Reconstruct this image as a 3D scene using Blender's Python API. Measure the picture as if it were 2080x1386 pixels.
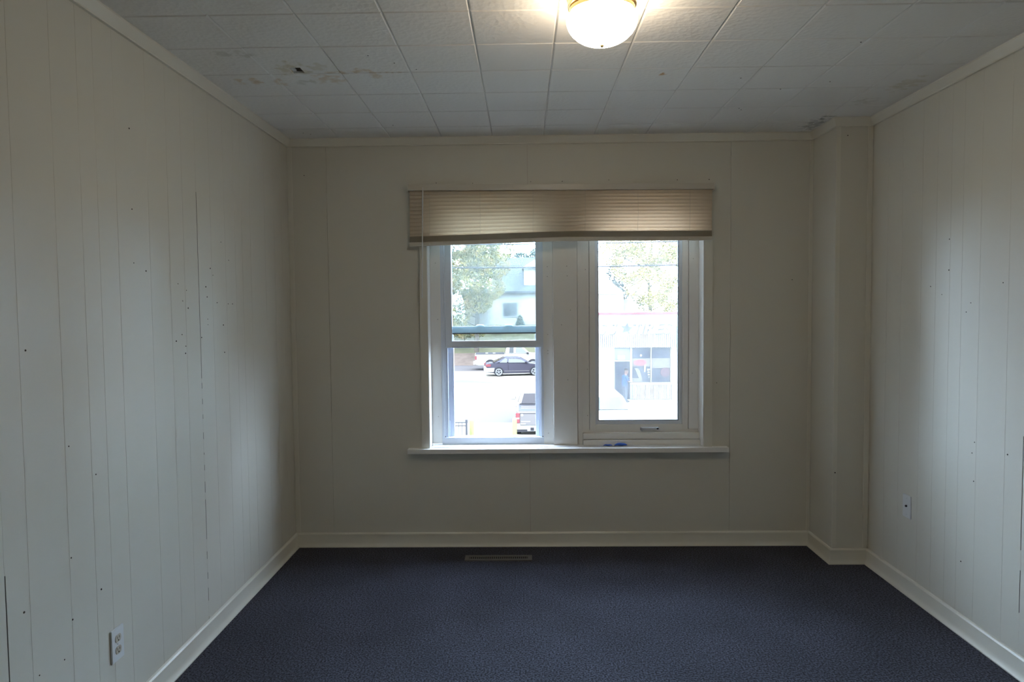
import bpy, bmesh, math, random
from mathutils import Vector, Matrix

random.seed(7)
for o in list(bpy.data.objects):
    bpy.data.objects.remove(o, do_unlink=True)
SC = bpy.context.scene
COL = SC.collection

# ------------------------------------------------------------------ camera
EYE = Vector((0.0, -4.2229, 1.4682))
PITCH, YAW, ROLL = -0.04794, -0.01694, -0.00975
cam_d = bpy.data.cameras.new('camera')
cam = bpy.data.objects.new('camera', cam_d)
COL.objects.link(cam)
fwd = Vector((math.sin(YAW) * math.cos(PITCH), math.cos(YAW) * math.cos(PITCH), math.sin(PITCH)))
rt = Vector((math.cos(YAW), -math.sin(YAW), 0))
up = rt.cross(fwd)
r2 = math.cos(ROLL) * rt + math.sin(ROLL) * up
u2 = -math.sin(ROLL) * rt + math.cos(ROLL) * up
cam.matrix_world = Matrix(((r2.x, u2.x, -fwd.x, EYE.x), (r2.y, u2.y, -fwd.y, EYE.y), (r2.z, u2.z, -fwd.z, EYE.z), (0, 0, 0, 1)))
cam_d.sensor_width = 36.0
cam_d.lens = 36.0 * 1410.3 / 2080.0
cam_d.clip_start = 0.05
cam_d.clip_end = 500
SC.camera = cam

# ------------------------------------------------------------------ sky, sun, exposure
SKY_STRENGTH = 29.0
SUN_STRENGTH = 9.0
world = bpy.data.worlds.new('sky')
SC.world = world
world.use_nodes = True
bg = world.node_tree.nodes['Background']
bg.inputs['Color'].default_value = (0.60, 0.77, 1.0, 1)
bg.inputs['Strength'].default_value = SKY_STRENGTH
sun_d = bpy.data.lights.new('sun', 'SUN')
sun_d.energy = SUN_STRENGTH
sun_d.angle = math.radians(12)
sun_d.color = (1.0, 0.93, 0.80)
sun = bpy.data.objects.new('sun', sun_d)
COL.objects.link(sun)
sun.rotation_euler = Vector((0.35, 0.75, -0.9)).to_track_quat('-Z', 'Y').to_euler()
sun.location = (-10, -20, 30)
vs = SC.view_settings
vs.view_transform = 'Standard'
vs.look = 'None'
vs.gamma = 1.0
vs.use_curve_mapping = False
vs.exposure = 0.0
SC.cycles.max_bounces = 8
SC.cycles.diffuse_bounces = 5
SC.cycles.adaptive_threshold = 0.015
SC.cycles.glossy_bounces = 2
SC.cycles.transparent_max_bounces = 8
SC.cycles.use_denoising = True

# ------------------------------------------------------------------ materials
def mat(name, color, rough=0.6, metal=0.0, bump=None, spec=0.5, vary=None, coat=0.0, emit=None, estr=0.0):
    """plain principled material; bump=(scale, strength, distance); vary=(scale, amount)"""
    m = bpy.data.materials.new(name)
    m.use_nodes = True
    nt = m.node_tree
    b = nt.nodes['Principled BSDF']
    b.inputs['Base Color'].default_value = (*color, 1)
    b.inputs['Roughness'].default_value = rough
    b.inputs['Metallic'].default_value = metal
    b.inputs['Specular IOR Level'].default_value = spec
    b.inputs['Coat Weight'].default_value = coat
    if emit:
        b.inputs['Emission Color'].default_value = (*emit, 1)
        b.inputs['Emission Strength'].default_value = estr
    geo = None
    if bump or vary:
        geo = nt.nodes.new('ShaderNodeNewGeometry')
    if bump:
        n = nt.nodes.new('ShaderNodeTexNoise')
        n.inputs['Scale'].default_value = bump[0]
        n.inputs['Detail'].default_value = 4
        bp = nt.nodes.new('ShaderNodeBump')
        bp.inputs['Strength'].default_value = bump[1]
        bp.inputs['Distance'].default_value = bump[2]
        nt.links.new(geo.outputs['Position'], n.inputs['Vector'])
        nt.links.new(n.outputs['Fac'], bp.inputs['Height'])
        nt.links.new(bp.outputs['Normal'], b.inputs['Normal'])
    if vary:
        n = nt.nodes.new('ShaderNodeTexNoise')
        n.inputs['Scale'].default_value = vary[0]
        n.inputs['Detail'].default_value = 3
        r = nt.nodes.new('ShaderNodeMapRange')
        r.inputs['To Min'].default_value = 1 - vary[1]
        r.inputs['To Max'].default_value = 1 + vary[1]
        mx = nt.nodes.new('ShaderNodeVectorMath')
        mx.operation = 'SCALE'
        mx.inputs[0].default_value = color
        nt.links.new(geo.outputs['Position'], n.inputs['Vector'])
        nt.links.new(n.outputs['Fac'], r.inputs['Value'])
        nt.links.new(r.outputs['Result'], mx.inputs['Scale'])
        nt.links.new(mx.outputs['Vector'], b.inputs['Base Color'])
    return m

def glass_mat(name, tint, dust):
    """thin window glass: clear, faint mirror, a film of dust that catches the daylight"""
    m = bpy.data.materials.new(name)
    m.use_nodes = True
    nt = m.node_tree
    nt.nodes.clear()
    out = nt.nodes.new('ShaderNodeOutputMaterial')
    tr = nt.nodes.new('ShaderNodeBsdfTransparent')
    tr.inputs['Color'].default_value = (*tint, 1)
    gl = nt.nodes.new('ShaderNodeBsdfGlossy')
    gl.inputs['Roughness'].default_value = 0.02
    tl = nt.nodes.new('ShaderNodeBsdfTranslucent')
    tl.inputs['Color'].default_value = (1.0, 0.97, 0.92, 1)
    fr = nt.nodes.new('ShaderNodeFresnel')
    fr.inputs['IOR'].default_value = 1.3
    m1 = nt.nodes.new('ShaderNodeMixShader')
    nt.links.new(fr.outputs[0], m1.inputs[0])
    nt.links.new(tr.outputs[0], m1.inputs[1])
    nt.links.new(gl.outputs[0], m1.inputs[2])
    geo = nt.nodes.new('ShaderNodeNewGeometry')
    n = nt.nodes.new('ShaderNodeTexNoise')
    n.inputs['Scale'].default_value = 9
    n.inputs['Detail'].default_value = 6
    r = nt.nodes.new('ShaderNodeMapRange')
    r.inputs['From Min'].default_value = 0.3
    r.inputs['From Max'].default_value = 0.75
    r.inputs['To Min'].default_value = dust * 0.7
    r.inputs['To Max'].default_value = dust * 1.4
    nt.links.new(geo.outputs['Position'], n.inputs['Vector'])
    nt.links.new(n.outputs['Fac'], r.inputs['Value'])
    m2 = nt.nodes.new('ShaderNodeMixShader')
    nt.links.new(r.outputs['Result'], m2.inputs[0])
    nt.links.new(m1.outputs[0], m2.inputs[1])
    nt.links.new(tl.outputs[0], m2.inputs[2])
    nt.links.new(m2.outputs[0], out.inputs['Surface'])
    return m

M = {}
M['wall'] = mat('cream_wall_paint', (0.66, 0.635, 0.555), 0.42, vary=(2.0, 0.02), spec=0.35)
M['wall_back'] = mat('cream_back_wall_paint', (0.66, 0.635, 0.555), 0.5, vary=(1.7, 0.025), spec=0.35)
M['trim'] = mat('ivory_trim_paint', (0.72, 0.695, 0.61), 0.35, vary=(7, 0.03), spec=0.4)
M['white_paint'] = mat('white_gloss_paint', (0.86, 0.85, 0.82), 0.3, vary=(9, 0.03))
M['vinyl'] = mat('white_vinyl', (0.74, 0.79, 0.86), 0.32)
M['vinyl_grey'] = mat('pale_grey_vinyl_track', (0.62, 0.66, 0.74), 0.35)
M['sash_blue'] = mat('pale_blue_sash_vinyl', (0.55, 0.68, 0.74), 0.35)
M['gasket'] = mat('black_rubber', (0.012, 0.012, 0.016), 0.6)
M['dark'] = mat('dark_void', (0.012, 0.011, 0.010), 0.9)
M['crack'] = mat('dark_brown_backing', (0.05, 0.042, 0.032), 0.9)
M['slat'] = None
M['brass'] = mat('polished_brass', (0.80, 0.58, 0.27), 0.25, metal=1.0)
M['metal'] = mat('brushed_metal', (0.72, 0.73, 0.75), 0.35, metal=0.15)
M['plate'] = mat('white_plastic_plate', (0.72, 0.73, 0.73), 0.3)
M['recept'] = mat('ivory_receptacle', (0.50, 0.45, 0.36), 0.35)
M['register'] = mat('beige_enamelled_metal', (0.115, 0.105, 0.092), 0.45)
M['blue'] = mat('blue_plastic', (0.030, 0.130, 0.600), 0.5)
M['glass_upper'] = glass_mat('dusty_double_glass', (0.92, 0.965, 0.97), 0.020)
M['glass_outer'] = glass_mat('dusty_outer_glass', (0.92, 0.965, 0.98), 0.011)
M['glass_right'] = glass_mat('dusty_casement_glass', (0.95, 0.97, 0.97), 0.028)

def slat_material():
    m = bpy.data.materials.new('ivory_translucent_slat')
    m.use_nodes = True
    nt = m.node_tree
    b = nt.nodes['Principled BSDF']
    b.inputs['Base Color'].default_value = (0.74, 0.68, 0.56, 1)
    b.inputs['Roughness'].default_value = 0.4
    tl = nt.nodes.new('ShaderNodeBsdfTranslucent')
    tl.inputs['Color'].default_value = (0.84, 0.68, 0.54, 1)
    mx = nt.nodes.new('ShaderNodeMixShader')
    mx.inputs[0].default_value = 0.42
    out = nt.nodes['Material Output']
    nt.links.new(b.outputs[0], mx.inputs[1])
    nt.links.new(tl.outputs[0], mx.inputs[2])
    nt.links.new(mx.outputs[0], out.inputs['Surface'])
    return m
M['slat'] = slat_material()
M['slat_stack'] = mat('ivory_stacked_slat', (0.62, 0.56, 0.45), 0.45)
M['headrail'] = mat('ivory_headrail', (0.60, 0.56, 0.48), 0.4)

def carpet_material():
    m = bpy.data.materials.new('charcoal_blue_carpet')
    m.use_nodes = True
    nt = m.node_tree
    b = nt.nodes['Principled BSDF']
    b.inputs['Roughness'].default_value = 0.95
    b.inputs['Specular IOR Level'].default_value = 0.1
    b.inputs['Sheen Weight'].default_value = 0.08
    geo = nt.nodes.new('ShaderNodeNewGeometry')
    n1 = nt.nodes.new('ShaderNodeTexNoise')
    n1.inputs['Scale'].default_value = 130
    n1.inputs['Detail'].default_value = 3
    n2 = nt.nodes.new('ShaderNodeTexNoise')
    n2.inputs['Scale'].default_value = 3.0
    n2.inputs['Detail'].default_value = 4
    ramp = nt.nodes.new('ShaderNodeValToRGB')
    e = ramp.color_ramp.elements
    e[0].position = 0.38; e[0].color = (0.006, 0.006, 0.010, 1)
    e[1].position = 0.64; e[1].color = (0.076, 0.078, 0.108, 1)
    mr = nt.nodes.new('ShaderNodeMapRange')
    mr.inputs['From Min'].default_value = 0.35
    mr.inputs['From Max'].default_value = 0.65
    mr.inputs['To Min'].default_value = 0.86
    mr.inputs['To Max'].default_value = 1.12
    sc = nt.nodes.new('ShaderNodeVectorMath')
    sc.operation = 'SCALE'
    bp = nt.nodes.new('ShaderNodeBump')
    bp.inputs['Strength'].default_value = 0.7
    bp.inputs['Distance'].default_value = 0.004
    L = nt.links.new
    L(geo.outputs['Position'], n1.inputs['Vector'])
    L(geo.outputs['Position'], n2.inputs['Vector'])
    L(n1.outputs['Fac'], ramp.inputs['Fac'])
    L(n2.outputs['Fac'], mr.inputs['Value'])
    L(ramp.outputs['Color'], sc.inputs[0])
    L(mr.outputs['Result'], sc.inputs['Scale'])
    L(sc.outputs['Vector'], b.inputs['Base Color'])
    L(n1.outputs['Fac'], bp.inputs['Height'])
    L(bp.outputs['Normal'], b.inputs['Normal'])
    return m
M['carpet'] = carpet_material()

CEIL = 2.494
def ceiling_material(stained):
    """pebbled white tile with water stains at fixed places in the room"""
    m = bpy.data.materials.new('stained_ceiling_tile' if stained else 'pebbled_white_ceiling_tile')
    m.use_nodes = True
    nt = m.node_tree
    L = nt.links.new
    b = nt.nodes['Principled BSDF']
    b.inputs['Roughness'].default_value = 0.75
    b.inputs['Specular IOR Level'].default_value = 0.2
    geo = nt.nodes.new('ShaderNodeNewGeometry')
    sep = nt.nodes.new('ShaderNodeSeparateXYZ')
    n1 = nt.nodes.new('ShaderNodeTexNoise')
    n1.inputs['Scale'].default_value = 62
    n1.inputs['Detail'].default_value = 1
    vo = nt.nodes.new('ShaderNodeTexVoronoi')
    vo.inputs['Scale'].default_value = 48
    add = nt.nodes.new('ShaderNodeMath'); add.operation = 'ADD'
    bp = nt.nodes.new('ShaderNodeBump')
    bp.inputs['Strength'].default_value = 0.30
    bp.inputs['Distance'].default_value = 0.004
    L(geo.outputs['Position'], n1.inputs['Vector'])
    L(geo.outputs['Position'], vo.inputs['Vector'])
    L(n1.outputs['Fac'], add.inputs[0])
    L(vo.outputs['Distance'], add.inputs[1])
    L(add.outputs[0], bp.inputs['Height'])
    L(bp.outputs['Normal'], b.inputs['Normal'])
    # wobble for stain outlines
    wn = nt.nodes.new('ShaderNodeTexNoise')
    wn.inputs['Scale'].default_value = 24
    wn.inputs['Detail'].default_value = 3
    L(geo.outputs['Position'], wn.inputs['Vector'])
    L(geo.outputs['Position'], sep.inputs[0])
    prev = None
    def rgb(c):
        n = nt.nodes.new('ShaderNodeRGB'); n.outputs[0].default_value = (*c, 1); return n.outputs[0]
    prev = rgb((0.85, 0.83, 0.785))
    TAN, RUST, GREY, MOLD, PATCH = (0.64, 0.49, 0.31), (0.55, 0.27, 0.05), (0.64, 0.62, 0.55), (0.19, 0.19, 0.16), (0.68, 0.63, 0.50)
    spots = [(-0.865, -1.09, 0.075, 0.060, TAN, .55), (-0.80, -1.175, 0.060, 0.022, TAN, .7), (-0.69, -1.19, 0.055, 0.03, TAN, .75), (-0.64, -1.13, 0.035, 0.03, TAN, .55),
             (-0.60, -1.165, 0.06, 0.012, TAN, .8), (-1.26, -1.06, 0.035, 0.05, TAN, .7), (-1.20, -1.07, 0.03, 0.045, TAN, .7), (-1.085, -1.06, 0.03, 0.05, TAN, .6),
             (-0.99, -1.05, 0.03, 0.03, GREY, .7), (-0.935, -1.06, 0.02, 0.03, GREY, .6), (-0.86, -1.245, 0.05, 0.05, PATCH, .6), (-1.20, -1.41, 0.035, 0.035, GREY, .7), (-1.11, -1.41, 0.04, 0.035, GREY, .8),
             (-0.985, -1.22, 0.075, 0.085, PATCH, .9), (0.617, -1.093, 0.016, 0.020, RUST, 1.0), (0.632, -1.085, 0.02, 0.008, RUST, .7),
             (1.66, -0.20, 0.05, 0.16, MOLD, .45), (1.70, -0.29, 0.05, 0.06, MOLD, .4), (1.80, -0.90, 0.06, 0.10, PATCH, .6), (1.74, -0.62, 0.06, 0.05, GREY, .6)]
    for (x, y, rx, ry, c, a) in (spots if stained else []):
        dx = nt.nodes.new('ShaderNodeMath'); dx.operation = 'MULTIPLY_ADD'
        dx.inputs[1].default_value = 1 / rx; dx.inputs[2].default_value = -x / rx
        dy = nt.nodes.new('ShaderNodeMath'); dy.operation = 'MULTIPLY_ADD'
        dy.inputs[1].default_value = 1 / ry; dy.inputs[2].default_value = -y / ry
        L(sep.outputs['X'], dx.inputs[0]); L(sep.outputs['Y'], dy.inputs[0])
        p2 = nt.nodes.new('ShaderNodeMath'); p2.operation = 'MULTIPLY'
        L(dx.outputs[0], p2.inputs[0]); L(dx.outputs[0], p2.inputs[1])
        q2 = nt.nodes.new('ShaderNodeMath'); q2.operation = 'MULTIPLY_ADD'
        L(dy.outputs[0], q2.inputs[0]); L(dy.outputs[0], q2.inputs[1]); L(p2.outputs[0], q2.inputs[2])
        w = nt.nodes.new('ShaderNodeMath'); w.operation = 'MULTIPLY_ADD'
        w.inputs[1].default_value = 7.0; L(wn.outputs['Fac'], w.inputs[0]); L(q2.outputs[0], w.inputs[2])
        r = nt.nodes.new('ShaderNodeMapRange')
        r.inputs['From Min'].default_value = 3.3; r.inputs['From Max'].default_value = 4.6
        r.inputs['To Min'].default_value = a; r.inputs['To Max'].default_value = 0
        L(w.outputs[0], r.inputs['Value'])
        mx = nt.nodes.new('ShaderNodeMix'); mx.data_type = 'RGBA'
        L(r.outputs['Result'], mx.inputs[0])
        L(prev, mx.inputs[6]); mx.inputs[7].default_value = (*c, 1)
        prev = mx.outputs[2]
    L(prev, b.inputs['Base Color'])
    return m
M['tile'] = ceiling_material(False)
M['tile_stained'] = ceiling_material(True)

# ------------------------------------------------------------------ mesh helpers
class MB:
    def __init__(self): self.v, self.f = [], []
    def box(self, x0, x1, y0, y1, z0, z1):
        if x0 > x1: x0, x1 = x1, x0
        if y0 > y1: y0, y1 = y1, y0
        if z0 > z1: z0, z1 = z1, z0
        b = len(self.v)
        self.v += [(x0, y0, z0), (x1, y0, z0), (x1, y1, z0), (x0, y1, z0), (x0, y0, z1), (x1, y0, z1), (x1, y1, z1), (x0, y1, z1)]
        self.f += [tuple(b + i for i in q) for q in ((0, 3, 2, 1), (4, 5, 6, 7), (0, 1, 5, 4), (1, 2, 6, 5), (2, 3, 7, 6), (3, 0, 4, 7))]
        return self
    def loft(self, rings, cap=True, closed=True):
        b = len(self.v); n = len(rings[0])
        for r in rings: self.v += [tuple(p) for p in r]
        for i in range(len(rings) - 1):
            for j in range(n if closed else n - 1):
                k = (j + 1) % n
                self.f.append((b + i * n + j, b + i * n + k, b + (i + 1) * n + k, b + (i + 1) * n + j))
        if cap:
            self.f.append(tuple(b + j for j in reversed(range(n))))
            self.f.append(tuple(b + (len(rings) - 1) * n + j for j in range(n)))
        return self
    def extrude(self, prof, a, bb, axes):
        """profile of 2D points extruded from a to bb along the axis left out of `axes` (e.g. 'xz' -> along y)"""
        rings = []
        for t in (a, bb):
            ring = []
            for p, q in prof:
                d = {'x': 0, 'y': 0, 'z': 0}
                d[axes[0]] = p; d[axes[1]] = q
                o = ({'x', 'y', 'z'} - set(axes)).pop()
                d[o] = t
                ring.append((d['x'], d['y'], d['z']))
            rings.append(ring)
        return self.loft(rings)
    def tube(self, pts, r, n=8):
        pts = [Vector(p) for p in pts]
        rs = r if isinstance(r, (list, tuple)) else [r] * len(pts)
        rings = []
        for i, p in enumerate(pts):
            d = (pts[min(i + 1, len(pts) - 1)] - pts[max(i - 1, 0)]).normalized()
            a = d.orthogonal().normalized() if i == 0 else (a - d * a.dot(d)).normalized()
            c = d.cross(a)
            rings.append([p + (a * math.cos(2 * math.pi * k / n) + c * math.sin(2 * math.pi * k / n)) * rs[i] for k in range(n)])
        return self.loft(rings)
    def lathe(self, prof, n=32, c=(0, 0, 0), axis='z', amp=0):
        rings = []
        for r, h in prof:
            ring = []
            for k in range(n):
                t = 2 * math.pi * k / n
                rr = r * (1 + (amp if k % 2 else 0))
                a, b = rr * math.cos(t), rr * math.sin(t)
                p = (a, b, h) if axis == 'z' else ((a, h, b) if axis == 'y' else (h, a, b))
                ring.append((c[0] + p[0], c[1] + p[1], c[2] + p[2]))
            rings.append(ring)
        return self.loft(rings)
    def poly(self, pts):
        b = len(self.v); self.v += [tuple(p) for p in pts]; self.f.append(tuple(range(b, b + len(pts)))); return self
    def build(self, name, material, parent=None, smooth=False, bevel=0, angle=35, segs=2):
        me = bpy.data.meshes.new(name)
        me.from_pydata(self.v, [], self.f)
        bm = bmesh.new(); bm.from_mesh(me)
        bmesh.ops.recalc_face_normals(bm, faces=bm.faces)
        if bevel:
            es = [e for e in bm.edges if len(e.link_faces) == 2 and e.calc_face_angle(0) > 0.5]
            bmesh.ops.bevel(bm, geom=es, offset=bevel, segments=segs, affect='EDGES', clamp_overlap=True)
        bm.to_mesh(me); bm.free()
        if smooth:
            me.shade_smooth(); me.set_sharp_from_angle(angle=math.radians(angle))
        me.materials.append(material)
        o = bpy.data.objects.new(name, me)
        COL.objects.link(o)
        if parent: o.parent = parent
        return o

def tag(o, label, cat, group=None, kind=None):
    o['label'] = label; o['category'] = cat
    if group: o['group'] = group
    if kind: o['kind'] = kind
    return o
def empty(name, loc=(0, 0, 0), rz=0):
    o = bpy.data.objects.new(name, None); COL.objects.link(o)
    o.location = loc; o.rotation_euler = (0, 0, rz); o.empty_display_size = 0.1
    return o
def box(name, m, parent, *d, bevel=0):
    return MB().box(*d).build(name, m, parent, bevel=bevel)
def dup(src, parent, loc=None):
    c = src.copy(); COL.objects.link(c); c.parent = parent
    if loc is not None: c.location = loc
    return c

# ------------------------------------------------------------------ room shell
XL, XR, YR = -1.421, 1.937, -5.0      # left wall, right wall, wall behind the camera
WT = 0.145                            # outer wall thickness
OX0, OX1, OZ0, OZ1 = -0.583, 1.088, 0.612, 2.13   # window opening

floor = tag(box('floor', M['carpet'], None, XL - 0.05, XR + 0.05, YR, 0.02, -0.12, 0.0), 'dark charcoal blue carpet covering the whole floor', 'floor', kind='structure')

# --- ceiling of 12 inch tiles
T, X0, Y0 = 0.3048, 0.1277, -1.7747
ceiling = tag(box('ceiling', M['crack'], None, XL - 0.1, XR + 0.1, YR - 0.1, 0.1, CEIL + 0.012, CEIL + 0.25), 'white ceiling of square pebbled tiles with water stains', 'ceiling', kind='structure')
def tile_mesh(w, d, hole=None):
    mb = MB(); c, h = 0.006, 0.004
    z0, z1, z2 = CEIL, CEIL + h, CEIL + 0.013
    if not hole:
        r0 = [(c, c, z0), (w - c, c, z0), (w - c, d - c, z0), (c, d - c, z0)]
        r1 = [(0.0006, 0.0006, z1), (w - 0.0006, 0.0006, z1), (w - 0.0006, d - 0.0006, z1), (0.0006, d - 0.0006, z1)]
        r2 = [(x, y, z2) for x, y, _ in r1]
        mb.loft([r2, r1, r0])
    else:
        hx0, hx1, hy0 = hole
        for (a, b_, e, f) in ((0.0006, hx0, 0.0006, d - 0.0006), (hx1, w - 0.0006, 0.0006, d - 0.0006), (hx0, hx1, 0.0006, hy0)):
            mb.box(a, b_, e, f, z0, z2)
    return mb
xs = [XL] + [X0 + i * T for i in range(-5, 6) if XL + 0.02 < X0 + i * T < XR - 0.02] + [XR]
ys = [YR] + [Y0 + j * T for j in range(-12, 8) if YR + 0.02 < Y0 + j * T < -0.02] + [0.0]
shared = {}
for i in range(len(xs) - 1):
    for j in range(len(ys) - 1):
        w, d = xs[i + 1] - xs[i], ys[j + 1] - ys[j]
        holed = abs(xs[i] - (X0 - 4 * T)) < 0.01 and abs(ys[j] - (Y0 + T)) < 0.01
        st_ = (xs[i] < -0.45 and -1.5 < ys[j] < -0.8) or (0.42 < xs[i] < 0.5 and -1.2 < ys[j] < -0.8) or (xs[i] > 1.3 and ys[j] > -1.2)
        key = (round(w, 3), round(d, 3), holed, st_)
        if key in shared:
            o = dup(shared[key], ceiling)
        else:
            hole = (-0.990 - xs[i], -0.938 - xs[i], -1.243 - ys[j]) if holed else None
            o = tile_mesh(w, d, hole).build('ceiling_tile', M['tile_stained' if st_ else 'tile'], ceiling)
            shared[key] = o
        o.location = (xs[i], ys[j], random.uniform(-0.0006, 0.0))
        if holed:
            o['label'] = 'tile with a small rectangular hole cut out'
            bx0, by0 = -0.987 - xs[i], -1.235 - ys[j]
            box('junction_scrap', M['plate'], o, bx0, bx0 + 0.016, by0 + 0.012, by0 + 0.05, CEIL + 0.0055, CEIL + 0.0115)
# nail heads in ceiling
nail_d = MB().lathe([(0.0001, -0.002), (0.0028, -0.0016), (0.0036, 0.0)], 8)
nail_src = None
def nail(parent, x, y, z, ax, s=1.0):
    """dark nail head / hole in a painted surface; ax = outward axis"""
    global nail_src
    if nail_src is None:
        nail_src = nail_d.build('nail_head', M['crack'], parent, smooth=True); o = nail_src
    else:
        o = dup(nail_src, parent)
    o.location = (x, y, z)
    o.rotation_euler = {'-z': (0, 0, 0), '+x': (0, -math.pi / 2, 0), '-x': (0, math.pi / 2, 0), '-y': (-math.pi / 2, 0, 0)}[ax]
    o.scale = (s, s, s)
for x, y in ((-1.268, -0.16), (-1.235, -0.13), (-0.53, -1.28), (-0.62, -1.37), (0.99, -1.02), (1.13, -0.54), (1.15, -0.51), (-0.72, -0.30), (1.33, -1.43), (-0.45, -1.20), (1.42, -0.95), (1.23, -0.85)):
    nail(ceiling, x, y, CEIL, '-z', 0.9)

# --- panelled side walls
def side_wall(name, x_face, sgn, seams, grooves, label):
    """painted sheet panelling on studs; sgn = direction from wall face into the room"""
    root = tag(empty(name, (x_face, 0, 0)), label, 'wall', kind='structure')
    box('backing', M['crack'], root, -sgn * 0.008, -sgn * 0.16, YR, 0.0, -0.05, CEIL + 0.05)
    cuts = sorted([YR] + seams + grooves + [0.0])
    for a, b_ in zip(cuts[:-1], cuts[1:]):
        ga = 0.0022 if a in seams else 0.0
        gb = 0.0022 if b_ in seams else 0.0
        c, h = 0.0012, 0.0007
        prof = [(a + ga, 0.008), (a + ga, h if not ga else 0.0), (a + ga + c, 0.0), (b_ - gb - c, 0.0), (b_ - gb, h if not gb else 0.0), (b_ - gb, 0.008)]
        MB().extrude([(-sgn * q, p) for p, q in prof], 0.0, CEIL - 0.001, 'xy').build('panel_board', M['wall'], root)
    return root
gl = [-2.295, -2.118, -1.99, -1.903, -1.793, -1.587, -1.44, -1.321]
gl2 = [-1.064, -0.915, -0.80, -0.714, -0.604, -0.398, -0.251, -0.13]
gl3 = [g - 1.19 for g in gl]
wall_left = side_wall('wall_left', XL, 1, [-2.385, -1.196, -3.575], gl + gl2 + gl3, 'cream painted panelled left wall with one long open seam')
box('seam_gap', M['crack'], wall_left, -0.006, -0.0008, -1.1982, -1.1938, 0.17, 1.985)
box('seam_gap', M['crack'], wall_left, -0.006, -0.0012, -2.3872, -2.3828, 0.0, 0.75)
# caulk that still fills most of the seams
def caulk(root, y, z0, z1):
    box('seam_filler', M['wall'], root, -0.006, 0.0003, y - 0.0022, y + 0.0022, z0, z1)
caulk(wall_left, -1.196, 1.985, 2.49)
for a, b_ in ((0.10, 0.17), (0.23, 0.27), (0.30, 0.36), (0.395, 0.45), (0.63, 0.66), (0.71, 0.76), (0.785, 0.83), (0.84, 0.90), (0.93, 0.99), (1.01, 1.055), (1.08, 1.125), (1.15, 1.17)):
    caulk(wall_left, -1.1965, a, b_)
caulk(wall_left, -2.385, 0.75, 2.49); caulk(wall_left, -3.575, 0.1, 2.49)
for z, y in ((2.13, -1.70), (1.84, -1.70), (1.645, -1.70), (1.62, -1.62), (1.05, -2.10), (1.36, -2.27), (0.62, -2.32), (0.93, -1.97), (0.70, -2.11), (0.54, -1.965), (0.505, -2.115), (1.58, -1.38), (1.555, -1.31), (1.51, -1.345), (1.48, -1.30), (1.66, -1.08),
             (1.63, -1.055), (1.53, -1.12), (1.575, -1.13), (1.505, -1.02), (1.50, -0.90), (1.50, -0.85), (1.43, -1.12), (1.405, -1.12), (1.40, -0.96), (1.35, -1.185), (1.37, -1.36), (1.345, -1.41), (1.32, -1.33), (1.29, -1.335), (1.27, -0.955), (1.79, -0.96), (1.71, -0.88), (0.40, -2.16), (0.41, -2.27)):
    nail(wall_left, 0.0, y, z, '+x', random.uniform(0.55, 1.0))
seamsR = [-0.326, -1.516, -2.706, -3.896]
gR = [-0.80, -0.919, -1.027, -1.114, -1.236, -1.413]
wall_right = side_wall('wall_right', XR, -1, seamsR, gR + [-0.62, -0.48] + [g - 1.19 for g in gR] + [-1.80] + [g - 2.38 for g in gR], 'cream painted panelled right wall with narrow grooves')
for s in (-0.326, -2.706, -3.896): box('seam_filler', M['wall'], wall_right, -0.0003, 0.006, s - 0.0022, s + 0.0022, 0.0, 2.49)
box('seam_gap', M['crack'], wall_right, 0.0012, 0.006, -1.5182, -1.5138, 0.25, 0.95)
for a, b_ in ((0.0, 0.25), (0.42, 0.50), (0.95, 2.49)): box('seam_filler', M['wall'], wall_right, -0.0003, 0.006, -1.5182, -1.5138, a, b_)
for y, z in ((-1.02, 1.76), (-1.18, 1.47), (-1.15, 1.43), (-0.97, 1.51), (-1.02, 1.62), (-1.225, 0.87), (-1.21, 0.82), (-1.225, 0.70), (-1.43, 0.86), (-1.38, 1.55), (-1.15, 0.32), (-0.88, 1.55)):
    nail(wall_right, 0.0, y, z, '-x', random.uniform(0.6, 1.0))

# --- wall behind the camera
wr = tag(empty('wall_rear', (0, YR, 0)), 'plain cream wall behind the camera', 'wall', kind='structure')
box('wall_sheet', M['wall_back'], wr, XL - 0.1, XR + 0.1, -0.15, 0.0, -0.05, CEIL + 0.1)

# --- back wall with the window opening
wall_back = tag(empty('wall_back', (0, 0, 0)), 'cream back wall around the pair of windows', 'wall', kind='structure')
def panel(x0, x1):
    mb = MB(); t = 0.012
    a, b_ = x0 + 0.0007, x1 - 0.0007
    if x1 <= OX0 or x0 >= OX1: mb.box(a, b_, 0, t, 0, CEIL)
    else:
        mb.box(a, b_, 0, t, 0, OZ0); mb.box(a, b_, 0, t, OZ1, CEIL)
        if a < OX0: mb.box(a, OX0, 0, t, OZ0, OZ1)
        if b_ > OX1: mb.box(OX1, b_, 0, t, OZ0, OZ1)
    mb.build('wall_panel', M['wall_back'], wall_back)
for a, b_ in ((XL, -1.185), (-1.185, 0.031), (0.031, 1.25), (1.25, XR)): panel(a, b_)
mb = MB()
mb.box(XL - 0.1, OX0, 0.012, WT + 0.02, -3.63, CEIL + 3.2); mb.box(OX1, XR + 0.1, 0.012, WT + 0.02, -3.63, CEIL + 3.2)
mb.box(OX0, OX1, 0.012, WT + 0.02, -3.63, OZ0 - 0.015); mb.box(OX0, OX1, 0.012, WT + 0.02, OZ1, CEIL + 3.2)
mb.build('masonry', mat('outer_masonry', (0.45, 0.36, 0.30), 0.8), wall_back)
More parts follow.
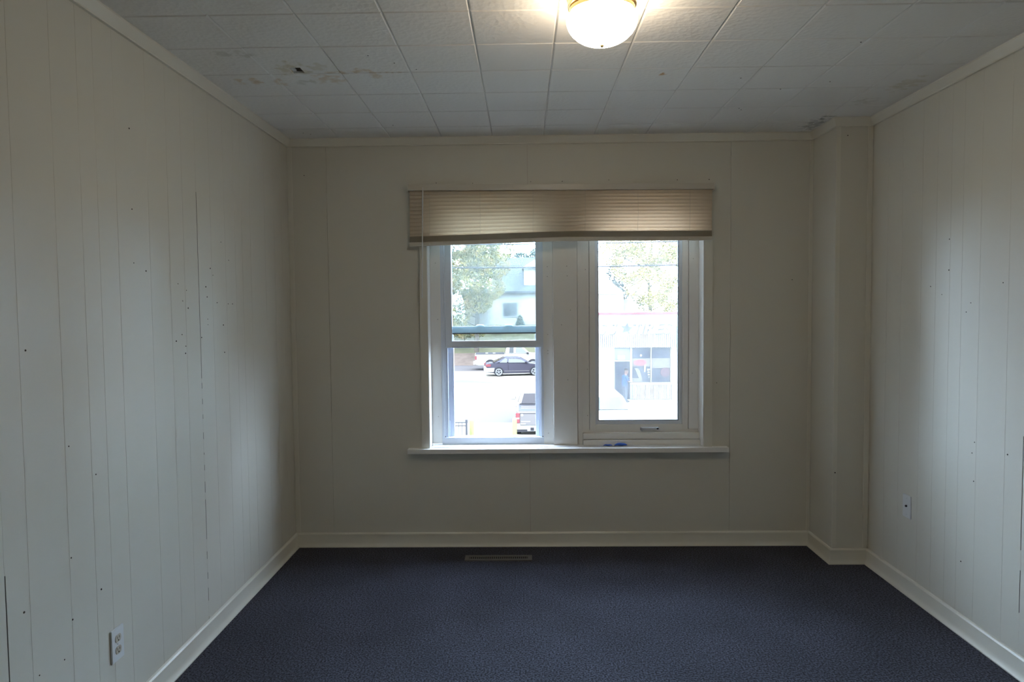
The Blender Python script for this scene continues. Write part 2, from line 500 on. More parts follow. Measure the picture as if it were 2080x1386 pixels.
for x, z in ((-1.32, 2.28), (1.62, 1.62), (-0.62, 2.215), (-0.52, 2.225), (-0.30, 2.22), (0.05, 2.225), (0.24, 2.225), (0.52, 2.23), (0.93, 2.225), (1.12, 2.225), (1.138, 2.165), (1.17, 1.0)):
    nail(wall_back, x, 0.0, z, '-y', random.uniform(0.6, 1.0))

# --- boxed chase in the right corner
CX, CY = 1.738, -0.312
col = tag(empty('wall_column', (CX, CY, 0)), 'boxed cream pipe chase in the right back corner', 'wall', kind='structure')
box('side_panel', M['wall_back'], col, 0, 0.012, 0, -CY, 0, CEIL)
box('front_panel', M['wall_back'], col, 0.012, XR - CX, 0, 0.012, 0, CEIL)
box('corner_bead', M['trim'], col, -0.003, 0.022, -0.003, 0.0, 0.09, CEIL - 0.045, bevel=0.0012)
box('edge_strip', M['trim'], col, XR - CX - 0.030, XR - CX, -0.006, 0.0, 0.09, CEIL - 0.045, bevel=0.002)
nail(col, 0.012, -0.001, 0.52, '-y', 1.4); nail(col, 0.006, -0.001, 0.46, '-y', 1.0); nail(col, 0.06, 0.0, 2.40, '-y', 0.9)

# --- corner strips, crown and base mouldings
tag(box('trim_1', M['trim'], None, XL, XL + 0.030, -0.007, 0.0, 0.086, CEIL - 0.045, bevel=0.002), 'narrow vertical strip in the left back corner', 'moulding', kind='structure')
tag(box('trim_2', M['trim'], None, CX - 0.022, CX, -0.007, 0.0, 0.086, CEIL - 0.045, bevel=0.002), 'narrow vertical strip where back wall meets pipe chase', 'moulding', kind='structure')
CP = [(0, 0), (0.030, 0), (0.030, -0.007), (0.012, -0.040), (0.012, -0.046), (0, -0.046)]      # out, up
BP = [(0, 0), (0.026, 0), (0.026, 0.005), (0.018, 0.015), (0.013, 0.028), (0.013, 0.078), (0.008, 0.085), (0, 0.086)]
def mould(name, prof, a, b, na, nb, nrm, z, label, cat, ma, parent=None):
    """profile swept from a to b (xy); na/nb = mitre: extra length per unit of depth at each end"""
    a, b, nrm = Vector((*a, 0)), Vector((*b, 0)), Vector((*nrm, 0))
    d = (b - a).normalized()
    rings = []
    for end, m in ((a, na), (b, -nb)):
        rings.append([end + nrm * o + d * (m * o) + Vector((0, 0, z + h)) for o, h in prof])
    return tag(MB().loft(rings).build(name, ma, parent, smooth=True, angle=25), label, cat, kind='structure')
segs = [((XL, YR), (XL, 0), 0, 1, (1, 0), 'left wall'), ((XL, 0), (CX, 0), 1, 1, (0, -1), 'back wall'), ((CX, 0), (CX, CY), 1, -1, (-1, 0), 'side of the pipe chase'),
        ((CX, CY), (XR, CY), -1, 1, (0, -1), 'front of the pipe chase'), ((XR, CY), (XR, YR), 1, 0, (-1, 0), 'right wall')]
for k, (a, b, na, nb, nr, what) in enumerate(segs):
    mould('trim_%d' % (3 + k), CP, a, b, na, nb, nr, CEIL, 'ivory crown moulding along the ' + what, 'moulding', M['trim'])
    mould('baseboard_' + ['left', 'back', 'chase_side', 'chase_front', 'right'][k], BP, a, b, na, nb, nr, 0, 'ivory baseboard along the ' + what, 'baseboard', M['trim'])

# ------------------------------------------------------------------ window surround
casing = tag(empty('trim_8', (0, 0, 0)), 'cream painted casing boards framing both windows', 'window casing', kind='structure')
box('casing_board', M['trim'], casing, OX0 - 0.046, OX0, -0.018, 0.0, 0.612, 2.17, bevel=0.002)
box('casing_board', M['trim'], casing, OX1, OX1 + 0.052, -0.018, 0.0, 0.612, 2.17, bevel=0.002)
box('head_board', M['trim'], casing, OX0, OX1, -0.018, 0.0, OZ1, 2.17, bevel=0.002)
box('jamb_liner', M['white_paint'], casing, OX0 - 0.001, OX0 + 0.004, -0.016, 0.105, 0.612, OZ1)
box('jamb_liner', M['white_paint'], casing, OX1 - 0.004, OX1 + 0.001, -0.016, 0.105, 0.612, OZ1)
mull = tag(empty('trim_9', (0.256, 0.06, 0)), 'broad flat mullion post between the two windows', 'window mullion', kind='structure')
box('post', M['white_paint'], mull, 0.182 - 0.256, 0.330 - 0.256, 0, 0.105, 0.612, OZ1, bevel=0.0025)
for z in (1.72, 1.66, 1.45, 1.36, 1.02): nail(mull, random.uniform(-0.03, 0.05), 0.0, z, '-y', 0.6)
sill = tag(MB().box(-0.712, 1.232, -0.052, 0.0, 0.585, 0.612).box(OX0, OX1, 0.0, 0.19, 0.585, 0.612).build('window_sill', M['white_paint'], None), 'long white painted sill board under both windows', 'window sill', kind='structure')

# --- window 1: vinyl double hung sash window, lower sash pushed up
w1 = tag(empty('window_1', (0, 0, 0)), 'white vinyl double hung window with its lower sash raised', 'window', kind='structure')
ZT = OZ1
def frame4(name, m, parent, x0, x1, z0, z1, w, y0, y1, bevel=0.0015, wb=None, wt=None):
    mb = MB(); wb = w if wb is None else wb; wt = w if wt is None else wt
    mb.box(x0, x0 + w, y0, y1, z0, z1); mb.box(x1 - w, x1, y0, y1, z0, z1)
    mb.box(x0 + w, x1 - w, y0, y1, z0, z0 + wb); mb.box(x0 + w, x1 - w, y0, y1, z1 - wt, z1)
    return mb.build(name, m, parent, bevel=bevel)
box('stop', M['white_paint'], w1, -0.579, -0.517, 0.100, 0.165, 0.619, ZT, bevel=0.002)
box('stop', M['white_paint'], w1, 0.122, 0.182, 0.100, 0.165, 0.612, ZT, bevel=0.002)
mb = MB()                                                          # outer frame with stepped tracks
mb.box(-0.517, -0.503, 0.104, 0.186, 0.612, ZT); mb.box(-0.503, -0.492, 0.112, 0.186, 0.612, ZT)
mb.box(0.108, 0.122, 0.104, 0.186, 0.612, ZT)
mb.build('frame', M['vinyl'], w1)
mb = MB()
mb.box(-0.492, -0.444, 0.150, 0.186, 0.640, 1.30); mb.box(0.072, 0.108, 0.150, 0.186, 0.640, 1.30)
mb.box(-0.492, -0.478, 0.118, 0.150, 0.640, 1.22); mb.box(0.094, 0.108, 0.118, 0.150, 0.640, 1.22)
mb.build('track', M['vinyl_grey'], w1, bevel=0.0015)
box('balance_cover', M['vinyl'], w1, -0.476, -0.470, 0.142, 0.150, 0.648, 0.755)
box('balance_cover', M['vinyl'], w1, 0.085, 0.091, 0.142, 0.150, 0.648, 0.755)
box('frame_sill', M['vinyl'], w1, -0.517, 0.122, 0.100, 0.186, 0.612, 0.655, bevel=0.003)
s1 = empty('lower_sash'); s1.parent = w1
frame4('sash_frame', M['vinyl'], s1, -0.490, 0.117, 1.219, ZT, 0.041, 0.112, 0.142, wb=0.044)
box('lift_lip', M['vinyl_grey'], s1, -0.449, 0.076, 0.105, 0.113, 1.222, 1.230)
box('pane', M['glass_upper'], s1, -0.451, 0.078, 0.126, 0.130, 1.260, ZT - 0.03)
s2 = empty('upper_sash'); s2.parent = w1
frame4('sash_frame', M['sash_blue'], s2, -0.488, 0.115, 1.311, ZT, 0.038, 0.152, 0.182, wb=0.042)
box('weather_seal', M['gasket'], s2, -0.455, 0.080, 0.150, 0.184, 1.304, 1.312)
for x in (-0.275, -0.095): MB().lathe([(0.026, 0.0), (0.024, 0.006), (0.016, 0.011), (0.0, 0.012)], 16, (x, 0.162, 1.353)).build('sash_lock', M['sash_blue'], s2, smooth=True)
box('pane', M['glass_outer'], s2, -0.452, 0.079, 0.165, 0.169, 1.350, ZT - 0.03)
for x, z in ((-0.54, 0.79), (-0.535, 1.4), (0.15, 1.72), (0.15, 1.66), (0.150, 1.20), (0.15, 1.18), (0.15, 0.68), (0.15, 1.30), (-0.545, 1.75)): nail(w1, x, 0.0995, z, '-y', 0.55)
nail(w1, -0.497, 0.111, 0.66, '-y', 0.9); nail(w1, 0.115, 0.103, 0.66, '-y', 0.9)

# --- window 2: crank casement
w2 = tag(empty('window_2', (0, 0, 0)), 'white wooden crank casement window beside the mullion', 'window', kind='structure')
mb = MB()
mb.box(0.334, 0.362, 0.085, 0.165, 0.612, ZT); mb.box(0.362, 0.406, 0.098, 0.165, 0.612, ZT)
mb.build('frame_stile', M['white_paint'], w2, bevel=0.002)
box('frame_stile', M['white_paint'], w2, 1.024, OX1 - 0.004, 0.098, 0.165, 0.700, ZT, bevel=0.002)
box('bottom_rail', M['white_paint'], w2, 0.406, OX1 - 0.004, 0.106, 0.165, 0.612, 0.700, bevel=0.002)
box('stool_moulding', M['white_paint'], w2, 0.364, OX1 - 0.004, 0.066, 0.105, 0.645, 0.684, bevel=0.003)
box('stool_moulding', M['white_paint'], w2, 0.364, OX1 - 0.004, 0.048, 0.105, 0.612, 0.643, bevel=0.003)
mb = MB().box(0.326, 0.336, 0.115, 0.165, 0.612, ZT).box(0.396, 0.424, 0.147, 0.165, 0.690, ZT).box(1.006, 1.030, 0.147, 0.165, 0.690, ZT).box(0.424, 1.006, 0.147, 0.165, 0.690, 0.712)
mb.build('rebate', M['white_paint'], w2)
sh = empty('casement_sash'); sh.parent = w2
frame4('sash_frame', M['white_paint'], sh, 0.409, 1.022, 0.697, ZT, 0.036, 0.102, 0.145, bevel=0.0025, wb=0.034)
frame4('glazing_bead', M['vinyl'], sh, 0.445, 0.986, 0.731, ZT - 0.03, 0.0195, 0.114, 0.140, wb=0.021)
frame4('gasket', M['gasket'], sh, 0.4645, 0.9665, 0.752, ZT - 0.045, 0.004, 0.122, 0.140, bevel=0, wb=0.005)
box('pane', M['glass_right'], sh, 0.466, 0.965, 0.130, 0.134, 0.754, ZT - 0.05)
cr = empty('crank'); cr.parent = w2
MB().box(0.722, 0.838, 0.066, 0.080, 0.700, 0.716).box(0.722, 0.734, 0.066, 0.102, 0.694, 0.718).build('crank_arm', M['metal'], cr, bevel=0.003)
MB().lathe([(0.004, 0.0), (0.005, -0.012), (0.0075, -0.018), (0.006, -0.026), (0.0, -0.028)], 12, (0.822, 0.068, 0.715), 'y').build('crank_knob', M['gasket'], cr, smooth=True)
lk = empty('latch'); lk.parent = w2
box('latch_plate', M['white_paint'], lk, 0.411, 0.428, 0.094, 0.102, 0.765, 0.865, bevel=0.003)
MB().extrude([(0.414, 0.780), (0.426, 0.775), (0.428, 0.80), (0.420, 0.855), (0.414, 0.86)], 0.084, 0.094, 'xz').build('latch_lever', M['white_paint'], lk, bevel=0.002)
for x, z in ((0.352, 1.72), (0.385, 1.70), (0.395, 1.08), (0.395, 0.79), (1.045, 1.05), (1.05, 1.76), (0.36, 1.28)): nail(w2, x, 0.097, z, '-y', 0.55)

# ------------------------------------------------------------------ venetian blind
bl = tag(empty('venetian_blind', (0.226, -0.045, 2.18), 0), 'ivory mini blind pulled up with its bottom rail sagging at the left', 'blind')
bl.rotation_euler = (0, 0.0072, 0)
BX = 0.906
mb = MB().box(-BX, BX, -0.020, 0.020, -0.016, 0.020)
mb.build('headrail', M['headrail'], bl, bevel=0.002)
box('end_bracket', M['trim'], bl, -BX - 0.004, -BX, -0.024, 0.026, -0.022, 0.024, bevel=0.001)
box('end_bracket', M['trim'], bl, BX, BX + 0.004, -0.024, 0.026, -0.022, 0.024, bevel=0.001)
def sag(x):                      # the left end of the bottom rail hangs lower
    t = max(0.0, (0.03 - x) / (0.03 + BX)); return -0.030 * t
def slat_part(name, m, z, k, pitch, tilt, width=0.026, th=0.0006):
    """one curved slat; k = how much of the sag it follows"""
    rings = []
    n = 13
    for i in range(n):
        x = -BX + 0.006 + (2 * BX - 0.012) * i / (n - 1)
        zz = z + k * sag(x)
        ring = []
        up_, dn = [], []
        for s in (-1, -0.5, 0, 0.5, 1):
            a = s * width / 2; crown = 0.0022 * (1 - s * s)
            yy = a * math.cos(tilt) - crown * math.sin(tilt)
            zz2 = a * math.sin(tilt) + crown * math.cos(tilt)
            up_.append((x, yy - th * math.sin(tilt), zz + zz2 + th * math.cos(tilt))); dn.append((x, yy, zz + zz2))
        rings.append(up_ + dn[::-1])
    return MB().loft(rings).build(name, m, bl, smooth=True, angle=50)
NS = 12
for i in range(NS):
    slat_part('slat', M['slat'], -0.026 - 0.0205 * i, i / (NS - 1), 0.0205, math.radians(70))
for i in range(15):
    slat_part('stacked_slat', M['slat_stack'], -0.259 - 0.0027 * i, 1.0, 0.003, math.radians(6))
rings = []
for i in range(13):
    x = -BX + 0.004 + (2 * BX - 0.008) * i / 12
    z = -0.298 + sag(x)
    rings.append([(x, y, z + h) for y, h in ((-0.013, 0.004), (-0.011, -0.018), (0.011, -0.018), (0.013, 0.004), (0.010, 0.007), (-0.010, 0.007))])
MB().loft(rings).build('bottom_rail', M['headrail'], bl, smooth=True, angle=30)
for wx in (-0.555, -0.253, 0.063, 0.372, 0.685, 0.992):
    x = wx - 0.226
    MB().tube([(x, -0.0135, -0.016), (x + 0.002, -0.0150, -0.15), (x, -0.0145, -0.256 + sag(x))], 0.0007, 5).build('ladder_cord', M['headrail'], bl)
    MB().lathe([(0.006, 0), (0.006, 0.002), (0.0, 0.003)], 8, (x, -0.0135, -0.308 + sag(x)), 'z').build('cord_plug', M['plate'], bl)
wd = MB().tube([(-0.818, -0.026, -0.018), (-0.822, -0.028, -0.30), (-0.826, -0.028, -0.655)], 0.0036, 6).build('tilt_wand', M['plate'], bl)
MB().tube([(-0.818, -0.026, 0.0), (-0.818, -0.028, -0.022)], 0.002, 6).build('wand_hook', M['metal'], wd)

# ------------------------------------------------------------------ ceiling lamp
LX, LY = 0.268, -1.875
lamp = tag(empty('ceiling_lamp', (LX, LY, CEIL)), 'lit dome ceiling lamp with ribbed glass shade and brass base', 'ceiling lamp')
MB().lathe([(0.0, 0.0), (0.114, 0.0), (0.116, -0.006), (0.112, -0.018), (0.114, -0.030), (0.113, -0.036), (0.104, -0.040), (0.0, -0.040)], 48).build('canopy', M['brass'], lamp, smooth=True)
MB().lathe([(0.0, -0.040), (0.104, -0.040), (0.109, -0.044), (0.109, -0.056), (0.103, -0.060), (0.0, -0.060)], 48).build('rim', M['brass'], lamp, smooth=True)
mg = bpy.data.materials.new('glowing_ribbed_glass'); mg.use_nodes = True
nt = mg.node_tree
nt.nodes.clear()
out = nt.nodes.new('ShaderNodeOutputMaterial')
em = nt.nodes.new('ShaderNodeEmission'); em.inputs['Color'].default_value = (1.0, 0.83, 0.62, 1); em.inputs['Strength'].default_value = 36.0
gs = nt.nodes.new('ShaderNodeBsdfGlossy'); gs.inputs['Roughness'].default_value = 0.15; gs.inputs['Color'].default_value = (0.1, 0.1, 0.1, 1)
ad = nt.nodes.new('ShaderNodeAddShader')
nt.links.new(em.outputs[0], ad.inputs[0]); nt.links.new(gs.outputs[0], ad.inputs[1]); nt.links.new(ad.outputs[0], out.inputs['Surface'])
prof = [(0.100, -0.058), (0.111, -0.063), (0.1165, -0.070), (0.1178, -0.077)]
for k in range(1, 10):
    t = k / 9 * math.pi / 2
    prof.append((0.1175 * math.cos(t) + 0.0005, -0.077 - 0.083 * math.sin(t)))
MB().lathe(prof, 96, amp=-0.012).build('glass_shade', mg, lamp, smooth=True, angle=60)
MB().lathe([(0.006, -0.158), (0.006, -0.163), (0.003, -0.168), (0.0, -0.168)], 12).build('finial', M['brass'], lamp, smooth=True)

# ------------------------------------------------------------------ outlet, cable plate, floor register, tape scraps
ol = tag(empty('wall_outlet', (XL, -1.893, 0.318)), 'white duplex power outlet low on the left panelled wall', 'outlet')
box('cover_plate', M['plate'], ol, 0.0003, 0.0065, -0.036, 0.036, -0.058, 0.058, bevel=0.002)
for z in (0.0205, -0.0205):
    ring = [(0.0165 * math.cos(t), max(-0.0125, min(0.0125, 0.0175 * math.sin(t)))) for t in [2 * math.pi * k / 20 for k in range(20)]]
    rc = MB().loft([[(0.005, a, z + b) for a, b in ring], [(0.0082, a, z + b) for a, b in ring]]).build('receptacle', M['recept'], ol)
    box('slot', M['dark'], rc, 0.0078, 0.0084, -0.0075, -0.0055, z - 0.001, z + 0.008)
    box('slot', M['dark'], rc, 0.0078, 0.0084, 0.0050, 0.0075, z - 0.001, z + 0.007)
    MB().lathe([(0.0028, 0.0078), (0.0028, 0.0085), (0.0, 0.0085)], 10, (0, 0, z - 0.007), 'x').build('ground_hole', M['dark'], rc)
MB().lathe([(0.0035, 0.006), (0.0030, 0.0078), (0.0, 0.008)], 10, (0, 0, 0), 'x').build('screw', M['metal'], ol, smooth=True)
cp = tag(empty('cable_plate', (XR, -0.718, 0.444)), 'blank white cable wall plate with one dark jack on the right wall', 'wall plate')
box('cover_plate', M['plate'], cp, -0.0065, -0.0003, -0.036, 0.036, -0.058, 0.058, bevel=0.002)
MB().lathe([(0.0055, -0.006), (0.0055, -0.012), (0.004, -0.014), (0.0, -0.014)], 12, (0, -0.002, 0.002), 'x').build('jack', M['gasket'], cp, smooth=True)
for z in (0.042, -0.042): MB().lathe([(0.0035, -0.006), (0.0030, -0.0078), (0.0, -0.008)], 10, (0, 0, z), 'x').build('screw', M['plate'], cp, smooth=True)

rg = tag(empty('floor_register', (-0.159, -0.224, 0.0)), 'beige metal floor vent register in the carpet below the window', 'floor vent')
mb = MB()
mb.box(-0.196, 0.196, -0.040, -0.017, 0.0, 0.007); mb.box(-0.196, 0.196, 0.017, 0.040, 0.0, 0.007)
mb.box(-0.196, -0.172, -0.017, 0.017, 0.0, 0.007); mb.box(0.172, 0.196, -0.017, 0.017, 0.0, 0.007)
mb.build('frame', M['register'], rg)
box('duct', M['dark'], rg, -0.172, 0.172, -0.017, 0.017, 0.0003, 0.001)
fin = None
for k in range(28):
    x = -0.172 + 0.344 * (k + 0.5) / 28
    if fin is None: fin = box('fin', M['register'], rg, -0.0022, 0.0022, -0.017, 0.017, 0.001, 0.0058); fin.location = (x, 0, 0)
    else: dup(fin, rg, (x, 0, 0))

def scrap(x, y, w, d, h, label):
    rings = []
    n = 9
    for i in range(n):
        t = i / (n - 1); s = math.sin(math.pi * min(max(t, 0.04), 0.96)) ** 0.6
        cx = x + w * (t - 0.5)
        rings.append([(cx, y + d * 0.5 * s * math.cos(a), 0.6125 + h * 0.5 * s * (1 + math.sin(a)) + 0.0015 * math.sin(9 * t)) for a in [2 * math.pi * k / 10 for k in range(10)]])
    return tag(MB().loft(rings).build('plastic_scrap', M['blue'], None, smooth=True), label, 'scrap', 'blue scraps on the sill')
scrap(0.512, 0.028, 0.055, 0.022, 0.010, 'smaller flat blue plastic scrap on the sill, nearer the mullion')
scrap(0.592, 0.030, 0.078, 0.026, 0.018, 'larger crumpled blue plastic scrap on the sill below the casement')

# ================================================================== OUTSIDE
GZ = -3.63                                   # street level, one storey down
def ex(u, d): return (u - 1063.3) / 1410.3 * d            # bearing seen from the room -> metres at distance d
def ez(v, d): return EYE.z - (v - 625.0) / 1410.3 * d
def ey(d): return EYE.y + d
M['concrete'] = mat('pale_concrete', (0.120, 0.106, 0.085), 0.85, spec=0.06, bump=(4, 0.2, 0.02), vary=(0.4, 0.1))
M['asphalt'] = mat('worn_asphalt_and_curb_shadow', (0.045, 0.040, 0.037), 0.85, spec=0.06, bump=(6, 0.2, 0.02), vary=(0.35, 0.12))
M['grass'] = mat('autumn_grass', (0.040, 0.038, 0.022), 0.95, spec=0.06, vary=(0.8, 0.35))
M['litter'] = mat('brown_leaf_litter', (0.043, 0.032, 0.025), 0.95, spec=0.06, vary=(1.6, 0.45))
M['siding'] = mat('pale_siding', (0.088, 0.078, 0.062), 0.7, spec=0.06)
M['siding_w'] = mat('white_siding', (0.200, 0.180, 0.150), 0.7, spec=0.06)
M['shingle'] = mat('blue_grey_shingles', (0.042, 0.042, 0.043), 0.8, spec=0.06, vary=(3, 0.2))
M['win_dark'] = mat('window_glass_far', (0.026, 0.027, 0.026), 0.1, spec=0.06)
M['win_pale'] = mat('window_curtain_far', (0.050, 0.052, 0.047), 0.2, spec=0.06)
M['bark'] = mat('grey_bark', (0.038, 0.032, 0.025), 0.9, spec=0.06)
M['cable'] = mat('black_cable', (0.013, 0.013, 0.017), 0.6, spec=0.06)
M['yellow'] = mat('yellow_bollard_paint', (0.105, 0.102, 0.042), 0.5, spec=0.06)
M['iron'] = mat('black_iron', (0.025, 0.025, 0.027), 0.5, spec=0.06)
M['navy'] = mat('dark_navy_car_paint', (0.018, 0.016, 0.021), 0.3, spec=0.16)
M['carwhite'] = mat('white_car_paint', (0.130, 0.122, 0.108), 0.3, spec=0.06)
M['silver'] = mat('pewter_car_paint', (0.062, 0.056, 0.053), 0.3, spec=0.06)
M['car_glass'] = mat('car_glass', (0.024, 0.021, 0.021), 0.06, spec=0.06)
M['tyre'] = mat('tyre_rubber', (0.012, 0.012, 0.013), 0.8, spec=0.06)
M['rim'] = mat('bright_alloy', (0.100, 0.098, 0.095), 0.35, spec=0.06)
M['tail'] = mat('red_tail_lamp', (0.085, 0.024, 0.026), 0.3, spec=0.06)
M['chrome'] = mat('chrome_bumper', (0.130, 0.125, 0.120), 0.25, spec=0.06)
M['plastic'] = mat('black_car_plastic', (0.014, 0.013, 0.014), 0.6, spec=0.06)

def strip(name, m, pts, label, cat):
    return tag(MB().poly(pts).build(name, m, None), label, cat, kind='structure')
lot = strip('pavement', M['concrete'], [(-90, 0.3, GZ), (110, 0.3, GZ), (110, ey(30.6), GZ), (-90, ey(30.6), GZ)], 'bleached concrete lot directly below the window', 'pavement')
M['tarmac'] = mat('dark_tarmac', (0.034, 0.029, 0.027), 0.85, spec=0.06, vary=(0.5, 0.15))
strip('road', M['asphalt'], [(-90, ey(30.6), GZ - 0.006), (-0.4, ey(30.6), GZ - 0.006), (-0.2, ey(36), GZ - 0.006), (-90, ey(35.4), GZ - 0.006)], 'grey asphalt lane between the lot and the pale street', 'road')
strip('road', M['concrete'], [(-90, ey(30.6), GZ - 0.012), (110, ey(30.6), GZ - 0.012), (110, ey(62), GZ - 0.012), (-90, ey(62), GZ - 0.012)], 'pale bleached street where the navy coupe is parked', 'road')
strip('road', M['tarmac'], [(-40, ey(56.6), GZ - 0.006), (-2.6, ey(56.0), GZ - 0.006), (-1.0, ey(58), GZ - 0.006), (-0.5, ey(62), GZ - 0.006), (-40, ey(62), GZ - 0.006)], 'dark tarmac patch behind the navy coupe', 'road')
strip('road', M['asphalt'], [(-40, ey(47.6), GZ - 0.006), (-4.5, ey(47.4), GZ - 0.006), (-1.6, ey(47.0), GZ - 0.006), (-4.0, ey(49.0), GZ - 0.006), (-40, ey(50.0), GZ - 0.006)], 'grey streak coloured as the curb shadow in front of the navy coupe', 'road')  # curb shadow put into the colour of a flat street strip

def grid(name, m, fn, nu, nv, label, cat):
    mb = MB()
    for i in range(nu + 1):
        for j in range(nv + 1): mb.v.append(fn(i / nu, j / nv))
    for i in range(nu):
        for j in range(nv):
            a = i * (nv + 1) + j; mb.f.append((a, a + nv + 1, a + nv + 2, a + 1))
    return tag(mb.build(name, m, None, smooth=True), label, cat, kind='structure')
rnd = random.Random(3)
nz = [[rnd.uniform(-0.12, 0.12) for _ in range(40)] for _ in range(40)]
grid('leaf_bank', M['litter'], lambda a, b: (-45 + 90 * a, ey(61.5 + 3.0 * b), GZ + 0.9 * b + nz[int(a * 30)][int(b * 4)] * 0.6 * (1 if 0 < b < 1 else 0)), 30, 4, 'low bank covered in brown fallen leaves', 'bank')
def lawn_fn(a, b):
    return (-45 + 110 * a, ey(64.5 + 6.0 * b), GZ + 0.9 + 2.4 * b + nz[int(a * 30)][int(b * 5)] * (1 if 0 < b < 1 else 0))
grid('lawn', M['grass'], lawn_fn, 30, 5, 'sloping autumn lawn in front of the pale house', 'lawn')
strip('hilltop', M['grass'], [(-90, ey(70.4), -0.34), (120, ey(70.4), -0.34), (140, 150, 0.2), (-120, 150, 0.2)], 'level grass around the houses on the hill', 'lawn')

# ---- trees
def leaf_material(name, cols):
    m = bpy.data.materials.new(name); m.use_nodes = True
    nt = m.node_tree; b = nt.nodes['Principled BSDF']
    b.inputs['Roughness'].default_value = 0.8
    b.inputs['Specular IOR Level'].default_value = 0.05
    g = nt.nodes.new('ShaderNodeNewGeometry')
    n = nt.nodes.new('ShaderNodeTexNoise'); n.inputs['Scale'].default_value = 1.3; n.inputs['Detail'].default_value = 6
    r = nt.nodes.new('ShaderNodeValToRGB')
    el = r.color_ramp.elements
    el[0].position = 0.33; el[0].color = (*cols[0], 1)
    el[1].position = 0.68; el[1].color = (*cols[-1], 1)
    for i, c in enumerate(cols[1:-1]):
        e = el.new(0.33 + 0.35 * (i + 1) / (len(cols) - 1)); e.color = (*c, 1)
    nt.links.new(g.outputs['Position'], n.inputs['Vector']); nt.links.new(n.outputs['Fac'], r.inputs['Fac']); nt.links.new(r.outputs['Color'], b.inputs['Base Color'])
    return m
M['leaf_gold'] = leaf_material('gold_green_leaves', [(0.030, 0.032, 0.014), (0.070, 0.060, 0.017), (0.125, 0.094, 0.024), (0.160, 0.096, 0.032)])
M['leaf_pale'] = leaf_material('pale_yellow_green_leaves', [(0.10, 0.098, 0.034), (0.21, 0.18, 0.055), (0.28, 0.23, 0.08)])
M['leaf_dark'] = leaf_material('dark_green_needles', [(0.0096, 0.0162, 0.0108), (0.0162, 0.0246, 0.0150), (0.0270, 0.0324, 0.0162)])
def tree(name, base, h, blobs, n, size, lm, label, seed, cat='tree', group=None, trunk=0.22):
    """base = foot; blobs = list of (x,y,z,rx,rz) relative to the foot"""
    r = random.Random(seed)
    root = tag(empty(name, base), label, cat, group)
    pts = [(0, 0, -0.2), (0.1, 0.05, h * 0.25), (-0.08, 0.0, h * 0.5), (0.05, 0, h * 0.8)]
    tr = MB().tube(pts, [trunk, trunk * 0.8, trunk * 0.55, trunk * 0.2], 8).build('trunk', M['bark'], root, smooth=True)
    for (x, y, z, rx, rz) in blobs:
        s = Vector((0, 0, max(0.3, min(h * 0.6, z - rx * 0.8))))
        e_ = Vector((x, y, z))
        MB().tube([s, s.lerp(e_, 0.55) + Vector((0, 0, -0.1)), e_], [trunk * 0.4, trunk * 0.25, trunk * 0.08], 6).build('branch', M['bark'], root, smooth=True)
    mb = MB()
    wsum = sum(b[3] ** 2 * b[4] for b in blobs)
    for (x, y, z, rx, rz) in blobs:
        for _ in range(int(n * rx * rx * rz / wsum)):
            while True:
                p = Vector((r.uniform(-1, 1), r.uniform(-1, 1), r.uniform(-1, 1)))
                if 0.15 < p.length < 1: break
            p = p.normalized() * p.length ** 0.5
            c = Vector((x + p.x * rx, y + p.y * rx, z + p.z * rz))
            a = Vector((r.gauss(0, 1), r.gauss(0, 1), r.gauss(0, 1))).normalized(); b_ = a.orthogonal().normalized(); s = size * r.uniform(0.6, 1.3)
            mb.poly([c - a * s, c + b_ * s * 0.5, c + a * s, c - b_ * s * 0.5])
    me = bpy.data.meshes.new('foliage'); me.from_pydata(mb.v, [], mb.f); me.materials.append(lm)
    fo = bpy.data.objects.new('foliage', me); COL.objects.link(fo); fo.parent = root; fo['kind'] = 'stuff'
    return root
def blobs(r, n, spread, zc, zr, rad):
    return [(r.uniform(-spread, spread), r.uniform(-spread, spread) * 0.6, zc + r.uniform(-zr, zr), rad * r.uniform(0.7, 1.2), rad * r.uniform(0.6, 1.0)) for _ in range(n)]
rb = random.Random(11)
B1 = [(-1.6, 0, 7.6, 1.7, 1.4), (0.3, 0.3, 8.3, 1.8, 1.4), (1.9, -0.2, 7.5, 1.3, 1.1), (-0.6, -0.3, 6.1, 1.8, 1.3), (1.2, 0.2, 5.6, 1.5, 1.2), (-1.9, 0.2, 4.8, 1.6, 1.4), (0.2, 0.0, 4.4, 1.4, 1.1), (-1.7, -0.2, 3.2, 1.3, 1.1), (-2.9, 0, 6.3, 1.6, 1.6), (0.6, 0, 9.6, 1.6, 1.2), (-1.4, 0, 9.6, 1.9, 1.3), (-3.4, 0, 8.6, 1.7, 1.5), (2.4, 0.1, 9.0, 1.2, 1.0), (-3.6, 0.1, 4.2, 1.5, 1.5), (-0.8, 0, 11.8, 2.4, 1.5), (1.6, 0.2, 11.2, 1.8, 1.4), (-3.2, 0, 11.0, 1.9, 1.5), (-0.6, 0.1, 13.8, 1.9, 1.3)]
tree('maple_tree', (-4.3, ey(63), GZ + 1.3), 11.5, B1, 38000, 0.105, M['leaf_gold'], 'big gold and green autumn tree in front of the pale house', 5)
